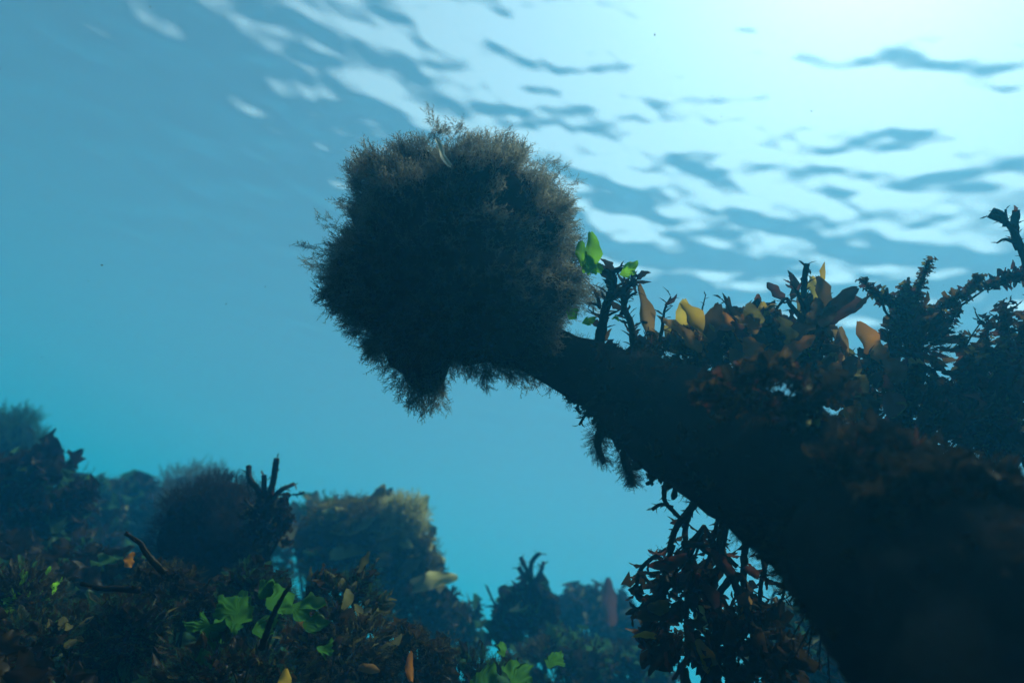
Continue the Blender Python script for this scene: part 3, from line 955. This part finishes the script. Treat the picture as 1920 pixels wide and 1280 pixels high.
# ---------------------------------------------------------------- weeds hanging under the stalk
p = Plant('small_hanging_sprig', 'small dark curled sprig hanging under the thin neck of the stalk', 'seaweed', 1108, 742, .45, seed=16)
p.arm([(1105, 738), (1092, 748), (1082, 765), (1088, 775)], 4, 2, ll=(16, 13), gap=6, dyr=6)
p.arm([(1112, 745), (1104, 768), (1094, 785), (1086, 796)], 4, 2, ll=(18, 14), gap=6, dyr=6)
p.arm([(1122, 755), (1112, 772), (1104, 782)], 3, 1.5, ll=(14, 10), gap=6, dyr=6)
p.done()
for lab, bx, by, ln, w, sd in (('fuzzy dark tuft draped under the stalk, upper of the two', (1142, 775), None, [(1150, 772), (1128, 800), (1122, 835), (1132, 868)], 34, 1),
                               ('fuzzy dark tuft hanging under the stalk, lower with a forked tip', (1180, 850), None, [(1172, 838), (1172, 865), (1178, 885), (1188, 906)], 24, 2)):
    p = Plant('fuzzy_hanging_tuft', lab, 'seaweed', bx[0], bx[1], .445, seed=sd + 40, group='fuzzy tufts hanging under the stalk')
    spots = []
    path = smooth_path([p.L(x, y, p.r.uniform(-.01, .01)) for x, y in ln], 3 * p.k)
    for q in range(520):
        t = p.r.random(); i = min(len(path) - 2, int(t * (len(path) - 1)))
        d = (path[i + 1] - path[i]).normalized()
        o = Vector((p.r.gauss(0, 1), p.r.gauss(0, 1), p.r.gauss(0, 1)))
        spots.append((path[i] + o * w * p.k * .28 * (1 - .5 * t), d * 1.2 + o * .7, p.r.uniform(10, 22) * p.k))
    fuzz(p, spots, 'dark', 'fuzz', parts=60)
    V, Fc = tube_geo(path, [w * p.k * .4 * (1 - .7 * i / len(path)) for i in range(len(path))], 7, .2, p.r)
    p.add('stem', V, Fc, 'stem')

p = Plant('large_hanging_weed', 'large tangled weed hanging below the stalk with tan and yellow blades inside', 'seaweed', 1320, 985, .43, seed=17)
A = dict(leaf='oval', ll=(28, 24), gap=11, dyr=35, spread=1.0, cap=230, wide=.8, mk=('dark', 'dark', 'red', 'bedbrown'))
p.arm([(1252, 885), (1246, 935), (1266, 962), (1285, 980)], 5, 4, ll=(12, 12), gap=9, dyr=8)
p.arm([(1262, 950), (1240, 945), (1222, 955)], 3, 4, ll=(12, 12), gap=6, dyr=8)
p.arm([(1316, 925), (1284, 972), (1262, 990), (1250, 1030)], 9, 5, ll=(18, 20), gap=7, dyr=15, name='stem')
p.arm([(1306, 925), (1288, 1000), (1290, 1060), (1282, 1130), (1290, 1240)], 6, 4, name='stem', **A)
p.arm([(1368, 940), (1356, 1020), (1370, 1080), (1400, 1170), (1410, 1290)], 8, 6, name='stem', **A)
p.arm([(1404, 960), (1398, 1060), (1402, 1130), (1430, 1200), (1440, 1300)], 7, 5, name='stem', **A)
p.arm([(1250, 1030), (1225, 1050), (1202, 1075), (1190, 1110)], 5, 3, **A)
p.arm([(1262, 1020), (1240, 1080), (1215, 1120), (1190, 1150)], 5, 3, **A)
p.arm([(1280, 1020), (1310, 1015), (1345, 1030), (1385, 1065)], 7, 5, **A)
p.arm([(1290, 1060), (1320, 1090), (1335, 1150), (1330, 1220)], 5, 4, **A)
p.arm([(1250, 1080), (1240, 1130), (1248, 1200), (1240, 1260)], 6, 4, **A)
p.arm([(1370, 1080), (1345, 1130), (1365, 1200), (1370, 1290)], 7, 4, **A)
p.arm([(1350, 950), (1328, 1040), (1310, 1090)], 4, 3, **A)
p.arm([(1425, 1010), (1430, 1075), (1450, 1090)], 4, 2, **A)
p.arm([(1452, 1020), (1442, 1090), (1425, 1150), (1432, 1220)], 5, 3, **A)
p.arm([(1480, 1050), (1456, 1110), (1440, 1150)], 3, 2, **A)
p.arm([(1368, 950), (1334, 1060), (1310, 1120), (1318, 1200)], 5, 3, **A)
for a, b, w, k, mk, t in (((1285, 1165), (1338, 1240), 30, 'oval', 'yellow', .2), ((1300, 1165), (1304, 1120), 24, 'broad', 'pale', .1), ((1218, 1158), (1172, 1163), 13, 'lance', 'yellow', .1),
                          ((1250, 1130), (1188, 1140), 34, 'oval', 'dark', .2), ((1390, 1100), (1376, 1160), 18, 'lance', 'tan', .1), ((1240, 1110), (1204, 1118), 26, 'broad', 'olive', .3),
                          ((1280, 1030), (1212, 1052), 24, 'oval', 'red', .2), ((1320, 1020), (1372, 1062), 24, 'oval', 'red', .4), ((1390, 1060), (1424, 1082), 18, 'oval', 'red', .1),
                          ((1340, 1180), (1326, 1262), 26, 'oval', 'brown', .3), ((1270, 1100), (1240, 1060), 26, 'oval', 'brown', .5), ((1300, 1230), (1284, 1160), 30, 'broad', 'bedbrown', .2), ((1345, 1140), (1362, 1210), 28, 'oval', 'bedbrown', .4),
                          ((1230, 1170), (1250, 1235), 32, 'oval', 'dark', .2), ((1400, 1150), (1418, 1220), 26, 'oval', 'bedbrown', -.3), ((1255, 1080), (1215, 1098), 26, 'broad', 'dark', .2), ((1320, 1110), (1300, 1070), 24, 'oval', 'red', .2)):
    p.blade(a, b, w, k, mk, dy=p.r.uniform(-.03, 0), turn=t)
bush(p, 1280, 1165, 92, 110, 210, [('oval', 'dark'), ('frill', 'dark'), ('oval', 'red'), ('oval', 'bedbrown')], (24, 50), 3, cap=290, up=-.3, fz=150)
bush(p, 1405, 1215, 90, 105, 220, [('oval', 'dark'), ('frill', 'dark'), ('oval', 'bedbrown')], (24, 50), 3, cap=290, up=-.3, fz=120)
bush(p, 1265, 1065, 50, 40, 14, [('oval', 'dark'), ('frill', 'red'), ('oval', 'bedbrown')], (22, 42), 3, cap=290, up=-.3, fz=60)
p.done()
p = Plant('twiggy_hanging_sprig', 'thin twiggy sprig hanging under the stalk, right of the large tangled weed', 'seaweed', 1520, 1060, .41, seed=18)
for e in ((1465, 1122), (1480, 1128), (1496, 1120), (1512, 1112), (1520, 1105), (1488, 1104)):
    p.arm([(1520, 1055), ((1510 + e[0]) / 2 + 4, (1075 + e[1]) / 2), e], 2.5, 1, ll=(14, 10), gap=6, dyr=12)
p.done()
p = Plant('dangling_leafy_sprig', 'leafy dark sprig dangling under the stalk, lowest at the bottom edge', 'seaweed', 1535, 1120, .40, seed=19)
for e in ((1510, 1140), (1520, 1165), (1534, 1180), (1545, 1150), (1500, 1136), (1480, 1200), (1510, 1230), (1540, 1260), (1560, 1290), (1470, 1260)):
    p.arm([(1560, 1085), ((1535 + e[0]) / 2 + 4, (1118 + e[1]) / 2), e], 3, 1, ll=(16, 12), gap=6, dyr=12)
p.done()

# ---------------------------------------------------------------- weeds on the seabed
G = dict(on_bed=True)
D_, B_, O_, PL, RD, TE = 'dark', 'bedbrown', 'bedolive', 'pale', 'red', 'teal'


def fuzzy_bush(name, label, bx, by, cx, cy, rx, ry, d, mk, n=1500, ln=(16, 30), seed=0, parts=60):
    p = Plant(name, label, 'seaweed', bx, by, d, seed=seed, **G)
    cen = p.L(cx, cy); r = p.r
    bm = bmesh.new(); bmesh.ops.create_icosphere(bm, subdivisions=4, radius=1)
    fld = lump_field(p.r, 30, .3, .6)
    sf = lambda v: .74 + .55 * fld(v) + .10 * value_noise(v, 2.2, seed + 3)
    for v in bm.verts:
        nn = v.co.normalized(); s = sf(nn) * .88
        v.co = cen + Vector((nn.x * rx * p.k, nn.y * rx * p.k, nn.z * ry * p.k)) * s
    me = bpy.data.meshes.new('core'); bm.to_mesh(me); bm.free(); me.materials.append(M['crust'])
    o = bpy.data.objects.new('core', me); C.objects.link(o); o.parent = p.root
    path = [Vector((0, 0, 0)), cen * .5, cen]
    V, Fc = tube_geo(path, [6 * p.k, 5 * p.k, 5 * p.k], 6); p.add('stem', V, Fc, 'stem')
    spots = []
    for _ in range(n):
        v = Vector((r.gauss(0, 1), r.gauss(0, 1), r.gauss(0, 1))).normalized()
        s = sf(v) * r.uniform(.85, 1.0)
        spots.append((cen + Vector((v.x * rx, v.y * rx, v.z * ry)) * p.k * s, v + Vector((r.gauss(0, .4), r.gauss(0, .4), r.gauss(0, .4) + .3)), r.uniform(*ln) * p.k))
    fuzz(p, spots, mk, 'fuzz', parts)
    return p


# back row
fuzzy_bush('domed_fuzzy_weed', 'pale brown fuzzy dome fading into the haze behind the round dark bush', 370, 1080, 370, 988, 128, 110, 1.69, 'bedolive', 3200, (14, 30), 1)
fuzzy_bush('round_dark_bush', 'round dark fuzzy bush left of the knobby upright weed', 405, 1110, 400, 1008, 108, 112, .82, 'dark', 3600, (12, 24), 2)
fuzzy_bush('green_topped_weed', 'soft green topped weed mound highest at the left picture edge', 20, 985, 15, 896, 74, 148, 1.49, 'teal', 2600, (16, 32), 3)
p = Plant('sloping_weed_bank', 'wide dark weed bush on the slope below the green topped mound', 'seaweed', 70, 1090, 1.0, seed=20, **G)
bush(p, 60, 955, 110, 105, 368, [('frill', TE), ('frill', D_), ('frill', D_), ('frill', B_)], (21, 40), 6, fz=900, fmk='dark')
p.arm([(80, 880), (95, 845), (106, 824)], 2, 1, ll=(8, 6), gap=10)
p.done()
p = Plant('far_hazy_weed', 'hazy low weed with small pale blades in the dip between slope and dome', 'seaweed', 220, 1070, 1.69, seed=21, **G)
bush(p, 230, 980, 135, 82, 320, [('oval', O_), ('frill', TE), ('frill', D_), ('frill', D_)], (22, 44), 6, fz=900, fmk='bedolive')
for a, b, w in (((205, 960), (222, 945), 16), ((150, 965), (168, 955), 14), ((215, 950), (240, 925), 22), ((262, 1010), (266, 972), 18), ((285, 950), (290, 925), 18), ((180, 970), (160, 940), 12)):
    p.blade(a, b, w, 'oval', PL, dy=-.13, turn=p.r.uniform(-.5, .5))
p.done()
p = Plant('slope_weed', 'dark weed bush in front of the far hazy weed, on the lower slope', 'seaweed', 150, 1130, 1.35, seed=22, **G)
bush(p, 150, 1020, 80, 75, 320, [('frill', D_), ('frill', TE), ('frill', D_), ('frill', B_)], (19, 36), 6, fz=900, fmk='dark')
p.done()

p = Plant('knobby_upright_weed', 'dark knobby weed with two blunt upright arms, standing against open water', 'seaweed', 500, 1050, .74, seed=23, **G)
kw = dict(ll=(14, 12), gap=6, dyr=12)
p.arm([(500, 1050), (500, 985), (508, 930), (512, 895), (517, 860)], 8, 6, name='stem', **kw)
p.arm([(500, 960), (488, 915), (472, 895), (463, 876)], 7, 5, **kw)
p.arm([(505, 950), (500, 915), (496, 890)], 6, 5, mk=RD, ll=(16, 14), gap=5, dyr=14)
p.arm([(508, 940), (528, 918), (546, 910)], 5, 4, mk=RD, ll=(12, 12), gap=7)
p.arm([(510, 960), (525, 945), (532, 935)], 4, 3, **kw)
p.arm([(495, 990), (475, 950), (460, 935)], 4, 2, **kw)
p.arm([(500, 1000), (520, 965), (532, 955)], 4, 2, **kw)
p.arm([(490, 1010), (465, 975), (455, 950)], 4, 2, **kw)
p.arm([(472, 930), (468, 905), (478, 870)], 1.5, 1, ll=(6, 5), gap=12)
bush(p, 500, 980, 44, 60, 240, [('frill', D_), ('oval', O_), ('frill', D_)], (10, 20), 5, cap=260, fz=900, fmk='dark')
p.done()
p = Plant('loose_weed_scrap', 'tiny dark weed scrap floating free beside the knobby upright weed', 'weed scrap', 556, 928, .74, seed=24)
p.arm([(548, 927), (558, 927), (570, 922)], 2, 2.5, ll=(7, 6), gap=7, dyr=3)
p.done()

p = Plant('pale_crowned_bush', 'broad olive bush crowned with pale yellowish blades, edge of the weed bed', 'seaweed', 690, 1130, 1.28, seed=25, **G)
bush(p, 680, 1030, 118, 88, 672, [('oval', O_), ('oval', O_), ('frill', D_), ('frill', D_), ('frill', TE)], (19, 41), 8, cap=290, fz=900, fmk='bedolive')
for a, b, w, k, mk in (((700, 970), (772, 932), 34, 'oval', PL), ((735, 1000), (784, 975), 26, 'oval', PL), ((700, 1000), (775, 960), 36, 'broad', PL), ((720, 1020), (790, 1010), 26, 'broad', PL), ((650, 960), (700, 930), 30, 'oval', O_),
                       ((670, 975), (698, 922), 26, 'oval', O_), ((600, 985), (612, 935), 34, 'oval', B_), ((636, 970), (642, 925), 14, 'lance', RD), ((642, 930), (652, 908), 6, 'lance', RD),
                       ((655, 1000), (712, 992), 26, 'oval', PL), ((665, 990), (668, 975), 12, 'broad', 'white'), ((640, 1070), (690, 1068), 30, 'oval', O_), ((720, 1080), (735, 1070), 22, 'broad', PL),
                       ((730, 985), (776, 985), 34, 'broad', O_), ((690, 975), (740, 945), 30, 'broad', O_), ((760, 1050), (800, 1020), 24, 'oval', O_), ((560, 990), (590, 960), 26, 'oval', O_),
                       ((600, 960), (640, 946), 10, 'lance', D_), ((500, 1075), (494, 1045), 14, 'broad', PL)):
    p.blade(a, b, w, k, mk, dy=p.r.uniform(-.14, -.05), lean=p.r.uniform(-20, 20), turn=p.r.uniform(-.5, .5))
p.done()
p = Plant('hazy_olive_bank', 'long hazy olive weed bank filling the gap behind the knobby upright weed', 'seaweed', 570, 1130, 1.55, seed=72, **G)
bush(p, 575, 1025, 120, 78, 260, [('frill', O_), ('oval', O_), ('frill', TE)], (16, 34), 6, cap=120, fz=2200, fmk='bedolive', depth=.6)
p.done()
p = Plant('pale_frond_tuft', 'tuft of small pale yellow fronds catching light on the bush crown, over open water', 'seaweed', 735, 1010, 1.16, seed=71)
for q in range(22):
    t = p.r.random()
    x = 600 + 175 * t + p.r.uniform(-20, 10); y = 985 + 70 * t * t + p.r.uniform(-38, 30)
    a = p.r.uniform(-.15, 1.1); ln = p.r.uniform(40, 95)
    p.blade((x, y), (x + math.cos(a) * ln, y - math.sin(a) * ln), ln * p.r.uniform(.32, .5), p.r.choice(['oval', 'oval', 'broad']), p.r.choice([PL, PL, O_, 'olive']), dy=p.r.uniform(-.05, .06), lean=p.r.uniform(-15, 15), turn=p.r.uniform(-.8, .8))
bush(p, 745, 975, 42, 34, 10, [('oval', PL), ('oval', O_)], (30, 46), 4, cap=200, fz=1500, fmk='pale', depth=.6)
bush(p, 775, 1045, 36, 44, 10, [('oval', PL), ('oval', O_)], (28, 40), 2, cap=200, fz=1100, fmk='olive', depth=.6)
bush(p, 650, 975, 70, 30, 8, [('oval', O_)], (28, 42), 2, cap=200, fz=1300, fmk='olive', depth=.6)
p.done()
p = Plant('edge_bush', 'bush with two dark arms reaching out over open water at the bed edge', 'seaweed', 790, 1210, 1.15, seed=26, **G)
bush(p, 775, 1130, 72, 72, 368, [('oval', O_), ('frill', D_), ('frill', D_), ('frill', B_)], (18, 35), 6, cap=200, fz=900, fmk='bedolive')
p.arm([(790, 1120), (815, 1095), (845, 1078)], 5, 4, ll=(12, 10), gap=6)
p.arm([(800, 1135), (830, 1122), (862, 1115)], 4, 2.5, ll=(14, 12), gap=6)
p.arm([(800, 1100), (801, 1070), (803, 1048)], 4, 3, ll=(10, 8), gap=7)
p.done()
p = Plant('low_branching_weed', 'low branching weed with hooked tips beside the narrow water gap', 'seaweed', 860, 1230, 1.22, seed=27, **G)
p.arm([(860, 1230), (875, 1175), (895, 1145), (900, 1125)], 5, 3, ll=(20, 16), gap=6)
p.arm([(860, 1200), (870, 1160), (885, 1140), (862, 1135)], 4, 2, ll=(16, 12), gap=6)
p.arm([(870, 1180), (880, 1158), (868, 1150)], 3, 2, ll=(16, 12), gap=6)
p.arm([(880, 1200), (890, 1170), (886, 1150)], 5, 4, mk=O_, ll=(24, 20), gap=6)
bush(p, 850, 1195, 55, 50, 240, [('oval', O_), ('frill', D_), ('frill', TE)], (16, 32), 4, cap=160, fz=900, fmk='bedolive')
p.done()

p = Plant('antler_topped_weed', 'dark bush with antler shaped top branches, alone right of the water gap', 'seaweed', 985, 1260, 1.11, seed=28, **G)
bush(p, 985, 1160, 58, 66, 448, [('frill', D_), ('frill', D_), ('frill', TE)], (15, 30), 6, cap=230, fz=900, fmk='dark')
kw = dict(ll=(14, 10), gap=7, dyr=12)
p.arm([(990, 1140), (996, 1100), (995, 1070), (1000, 1050), (1012, 1036)], 6, 4, name='stem', **kw)
p.arm([(996, 1085), (985, 1060), (977, 1048)], 5, 4, **kw)
p.arm([(996, 1090), (980, 1075), (972, 1064)], 6, 5, **kw)
p.arm([(998, 1095), (1012, 1072), (1020, 1056)], 5, 3, **kw)
p.arm([(1000, 1100), (1010, 1085), (1014, 1070)], 4, 3, **kw)
p.arm([(960, 1150), (930, 1128), (912, 1098)], 3, 2, ll=(9, 8), gap=9)
p.arm([(970, 1130), (950, 1112), (938, 1102)], 3, 2, ll=(9, 8), gap=9)
p.arm([(950, 1160), (928, 1145), (915, 1142)], 3, 2, ll=(14, 12), gap=6)
p.arm([(955, 1175), (935, 1165), (922, 1172)], 3, 2, ll=(14, 12), gap=6)
p.done()
p = Plant('brown_mound_weed', 'wide hazy brown mound of weed behind the large hanging weed', 'seaweed', 1120, 1280, 1.49, seed=29, **G)
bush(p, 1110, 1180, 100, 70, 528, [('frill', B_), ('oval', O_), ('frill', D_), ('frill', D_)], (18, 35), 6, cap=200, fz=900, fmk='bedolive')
p.blade((1132, 1130), (1130, 1052), 27, 'oval', 'red', dy=-.12, turn=.1)
p.blade((1100, 1175), (1040, 1195), 30, 'broad', 'tan', dy=-.14, turn=.2)
p.blade((1075, 1180), (1050, 1160), 24, 'broad', 'tan', dy=-.14, turn=.2)
p.arm([(1160, 1130), (1170, 1105), (1178, 1085)], 3, 2, mk=O_, ll=(18, 14), gap=7)
p.done()
p = Plant('green_wisp_weed', 'small green wisp beside the tall reddish blade on the brown mound', 'seaweed', 1095, 1160, 1.62, seed=30)
bush(p, 1095, 1125, 24, 18, 96, [('oval', 'lettuce'), ('frill', TE)], (12, 20), 3, cap=60, fz=900, fmk='dark')
p.done()
p = Plant('shaded_far_weed', 'dim weed bush in the gap under the stalk, behind the twiggy sprig', 'seaweed', 1500, 1340, .75, seed=31, **G)
bush(p, 1500, 1240, 90, 75, 416, [('oval', O_), ('frill', TE), ('frill', D_), ('frill', D_)], (21, 40), 5, cap=200, fz=900, fmk='bedolive')
p.arm([(1440, 1230), (1445, 1180), (1450, 1120), (1460, 1100)], 4, 2, mk=O_, ll=(26, 24), gap=6)
p.arm([(1490, 1230), (1495, 1170), (1485, 1130)], 4, 2, mk=O_, ll=(26, 24), gap=6)
p.done()
p = Plant('blue_shadow_weed', 'dark bush low at the bottom edge, left of the large hanging weed', 'seaweed', 1180, 1400, 1.08, seed=32, **G)
bush(p, 1170, 1285, 100, 70, 448, [('frill', D_), ('frill', D_), ('frill', TE)], (19, 36), 5, cap=200, fz=900, fmk='dark')
p.done()

# front row along the bottom edge
FR = [
    ('rust_brown_weed', 'rust brown weed in the bottom corner with one green patch above it', 60, 1390, 60, 1225, 120, 90, .62, [('oval', D_), ('frill', B_), ('oval', O_)], 260),
    ('mossy_green_weed', 'mossy green weed at the left picture edge, above the rust brown corner', 45, 1260, 40, 1125, 75, 62, .75, [('oval', TE), ('oval', 'lettuce'), ('frill', D_), ('oval', D_)], 200),
    ('mixed_brown_weed', 'brown leafy weed below the dark leaning stick', 230, 1400, 235, 1190, 95, 80, .66, [('frill', B_), ('frill', D_), ('oval', D_), ('lance', O_)], 260),
    ('dark_gap_weed', 'black brown weed between the dark stick and the round dark bush', 310, 1300, 310, 1120, 85, 70, .72, [('oval', D_), ('frill', D_), ('frill', B_)], 220),
    ('bottom_brown_weed', 'brown weed at the bottom edge under the large green lettuce', 430, 1430, 430, 1275, 130, 75, .58, [('oval', D_), ('frill', B_), ('lance', B_), ('oval', O_)], 280),
    ('tangled_brown_weed', 'tangled brown weed at the bottom edge, right of the large green lettuce', 640, 1400, 640, 1230, 105, 90, .64, [('oval', D_), ('frill', B_), ('oval', O_), ('oval', O_)], 300),
    ('mid_brown_weed', 'reddish brown weed below the pale crowned bush', 640, 1260, 645, 1130, 85, 62, .74, [('frill', B_), ('oval', O_), ('oval', D_), ('oval', O_)], 240),
    ('dim_corner_weed', 'dim brown weed with an orange blade, below the bush with two arms', 770, 1400, 765, 1255, 95, 80, .68, [('oval', D_), ('frill', B_), ('frill', D_)], 260),
    ('bluish_low_weed', 'bluish dim low weed at the bottom edge, left of the antler topped bush', 890, 1400, 880, 1275, 85, 60, .8, [('oval', TE), ('oval', D_), ('frill', D_)], 240),
    ('shadowed_low_weed', 'shadowy low weed under the antler topped bush at the bottom edge', 1040, 1420, 1040, 1255, 110, 62, 1.25, [('frill', D_), ('lance', D_), ('frill', TE)], 240),
    ('under_lettuce_weed', 'dark weed that fills the dip behind the large green lettuce', 490, 1250, 480, 1125, 80, 60, .76, [('oval', D_), ('frill', D_), ('oval', TE)], 220),
]
for nm, lab, bx, by, cx, cyy, rx, ry, d, kinds, n in FR:
    p = Plant(nm, lab, 'seaweed', bx, by, d * .76, seed=len(BASES), **G)
    bush(p, cx, cyy, rx, ry, int(n * .9), kinds, (14, 34), 5, cap=130, fz=1500, fmk='dark', depth=.5)
    bush(p, cx, cyy, rx * 1.05, ry * 1.05, 0, kinds, (18, 34), 0, fz=900, fmk='bedolive' if len(BASES) % 2 else 'teal', depth=.5)
    if nm == 'rust_brown_weed':
        p.blade((70, 1260), (30, 1246), 22, 'oval', 'tan', dy=-.05)
    if nm == 'mixed_brown_weed':
        p.blade((252, 1262), (232, 1216), 26, 'oval', 'orange', dy=-.06, turn=.2)
        p.blade((215, 1080), (218, 1052), 20, 'broad', 'orange', dy=.02)
    if nm == 'bottom_brown_weed':
        p.blade((390, 1290), (320, 1256), 36, 'broad', 'orange', dy=-.06)
        p.blade((470, 1250), (466, 1222), 10, 'lance', 'olive', dy=-.06)
    if nm == 'tangled_brown_weed':
        p.blade((580, 1215), (596, 1170), 24, 'oval', 'yellow', dy=-.07, turn=.3)
        p.blade((560, 1230), (625, 1222), 26, 'oval', 'olive', dy=-.07, turn=.3)
    if nm == 'mid_brown_weed':
        p.arm([(655, 1180), (660, 1130), (664, 1096)], 9, 8, ll=(12, 10), gap=10, dy=-.04)
        p.blade((620, 1130), (590, 1115), 14, 'oval', 'tan', dy=-.05)
    if nm == 'dim_corner_weed':
        p.blade((790, 1215), (788, 1168), 14, 'oval', 'orange', dy=-.05)
        p.blade((700, 1190), (735, 1200), 16, 'oval', 'tan', dy=-.05)
    p.done()

for lab, bits, bx, by, d in (
        ('green lobed lettuce arching over brown weed, the biggest green piece in the weed bed',
         [(455, 1160, 62, 1.5, 1.9, 3), (500, 1135, 70, .5, 1.6, 9), (470, 1130, 52, 2.3, 1.6, 4), (540, 1140, 62, -.5, 1.4, 14), (560, 1175, 50, -.2, 1.3, 31), (470, 1185, 46, .2, 1.4, 33), (500, 1110, 44, 1.0, 1.3, 35)], 490, 1200, .66),
        ('flat ragged green lettuce flap, lower left of the arching green lettuce', [(436, 1150, 80, -2.2, 1.4, 21), (380, 1165, 60, -.9, 1.3, 22), (402, 1165, 46, 2.8, 1.2, 5), (400, 1190, 40, -1.2, 1.2, 7)], 420, 1150, .64),
        ('small pointed green leaf alone on the bluish weed at the bottom', [(826, 1262, 40, 1.6, 1.0, 6)], 826, 1264, .8),
        ('yellow green ruffled lettuce cut by the bottom edge below the antler topped bush', [(910, 1290, 54, 1.5, 1.8, 8), (960, 1285, 50, 1.0, 1.6, 10), (1030, 1275, 46, 1.2, 1.3, 11), (945, 1255, 34, 1.9, 1.0, 15), (985, 1290, 40, 2.0, 1.4, 17)], 960, 1310, .74),
        ('small green flap tucked under the large green lettuce near the orange blade', [(600, 1200, 36, -.5, 1.2, 16)], 600, 1200, .62)):
    p = Plant('sea_lettuce', lab, 'sea lettuce', bx, by, d * .70, seed=int(bx))
    for x, y, rr, a, ar, sd in bits:
        lettuce(p, x, y, rr * 1.05, a, 'shadegreen', sd, arc=ar * 1.2, lobes=2.2, dy=p.r.uniform(-.02, .02), tilt=p.r.uniform(-.3, .4))

for lab, pts, d in (('slim dark stick leaning to the left above the brown weed', [(310, 1075), (285, 1045), (262, 1020), (236, 998)], .62),
                    ('short dark stick lying almost flat in the shade of the weed bed', [(262, 1106), (225, 1104), (185, 1102), (148, 1096)], .60),
                    ('slanting dark branch crossing in front of the large green lettuce', [(490, 1215), (510, 1160), (530, 1120), (545, 1095)], .56)):
    p = Plant('dark_stick', lab, 'stick', pts[0][0], pts[0][1], d * .69, seed=int(pts[0][0]))
    p.arm(pts, 7, 3.5, ll=(12, 10), gap=26, dyr=10, rough=.25, name='stem')
    p.done()


# ---------------------------------------------------------------- the seabed under them and its low turf
def build_seabed():
    B = np.array([tuple(b) for b in BASES])
    n = 220
    t = np.linspace(-1, 1, n)
    warp = 2.2 * t + 42 * t ** 5
    X, Y = np.meshgrid(warp + .3, warp + 1.0, indexing='ij')
    W = np.full(X.shape, 3.0); Z = np.full(X.shape, -.62 * 3.0)
    for b in B:
        w = 1 / (((X - b[0]) ** 2 + (Y - b[1]) ** 2) + .004) ** 1.3
        W += w; Z += w * (b[2] - .01)
    Z /= W
    # the plants sit in the sheet; away from them it is uneven ground
    rng = np.random.default_rng(4)
    for _ in range(24):
        k = 2 * math.pi / (0.18 * (3 / .18) ** rng.random()); a = rng.uniform(0, 6.28)
        Z += .05 / k * np.sin(k * (X * math.cos(a) + Y * math.sin(a)) + rng.uniform(0, 6.28)) * 1.1
    # keep the lens clear
    Z = np.minimum(Z, -.17 + .45 * np.maximum(0, np.hypot(X, Y) - .25))
    V = np.stack([X, Y, Z], -1).reshape(-1, 3)
    i = np.arange(n - 1); a = (i[:, None] * n + i[None, :]).ravel()
    Fc = np.stack([a, a + n, a + n + 1, a + 1], -1)
    me = np_mesh('seabed', V, Fc, M['bed'])
    o = bpy.data.objects.new('seabed', me); C.objects.link(o); o["kind"] = "structure"
    # turf: tufts of short leaves on the part of the ground that the picture can see
    rnd = random.Random(8)
    lists = {}
    Zg = Z
    for _ in range(3600):
        dist = .5 + 4.2 * rnd.random() ** 1.6
        az = rnd.uniform(-.95, .75)
        x, y = math.sin(az) * dist, math.cos(az) * dist
        ix = int(np.searchsorted(warp + .3, x)); iy = int(np.searchsorted(warp + 1.0, y))
        z = Zg[min(ix, n - 1), min(iy, n - 1)]
        for _k in range(7):
            v = rnd.randrange(5)
            ln = rnd.uniform(.010, .030) * (.6 + .4 * dist)
            m3 = frame((rnd.gauss(0, .6), rnd.gauss(0, .6), 1), (rnd.gauss(0, 1), rnd.gauss(0, 1), .1)) @ Matrix.Diagonal((ln * 1.2, ln, ln))
            lists.setdefault((v % 3), []).append((m3, (x + rnd.gauss(0, .03), y + rnd.gauss(0, .03), z - .004)))
    V = []
    for v, mk in ((0, 'dark'), (1, 'dark'), (2, 'teal')):
        t = joined('seabed_turf', SHAPES['frill'][v], lists[v], M[mk], None, "stuff")


build_seabed()
rr = random.Random(77)
SP = ([(0, 0, 1), (1, 0, 0), (0, 1, 0), (-1, 0, 0), (0, -1, 0), (0, 0, -1)], [(0, 1, 2), (0, 2, 3), (0, 3, 4), (0, 4, 1), (5, 2, 1), (5, 3, 2), (5, 4, 3), (5, 1, 4)])
joined('drifting_specks', SP, [(frame((rr.gauss(0, 1), rr.gauss(0, 1), 1), (1, 0, .2)) @ Matrix.Diagonal((1, rr.uniform(.4, 1), rr.uniform(.6, 1.6))) * rr.uniform(.00025, .0006),
                                px(rr.uniform(-200, 2100), rr.uniform(-100, 1300), rr.uniform(.35, 1.6))) for _ in range(520)], M['fuzz'], None, 'stuff')
build_water()
build_haze()
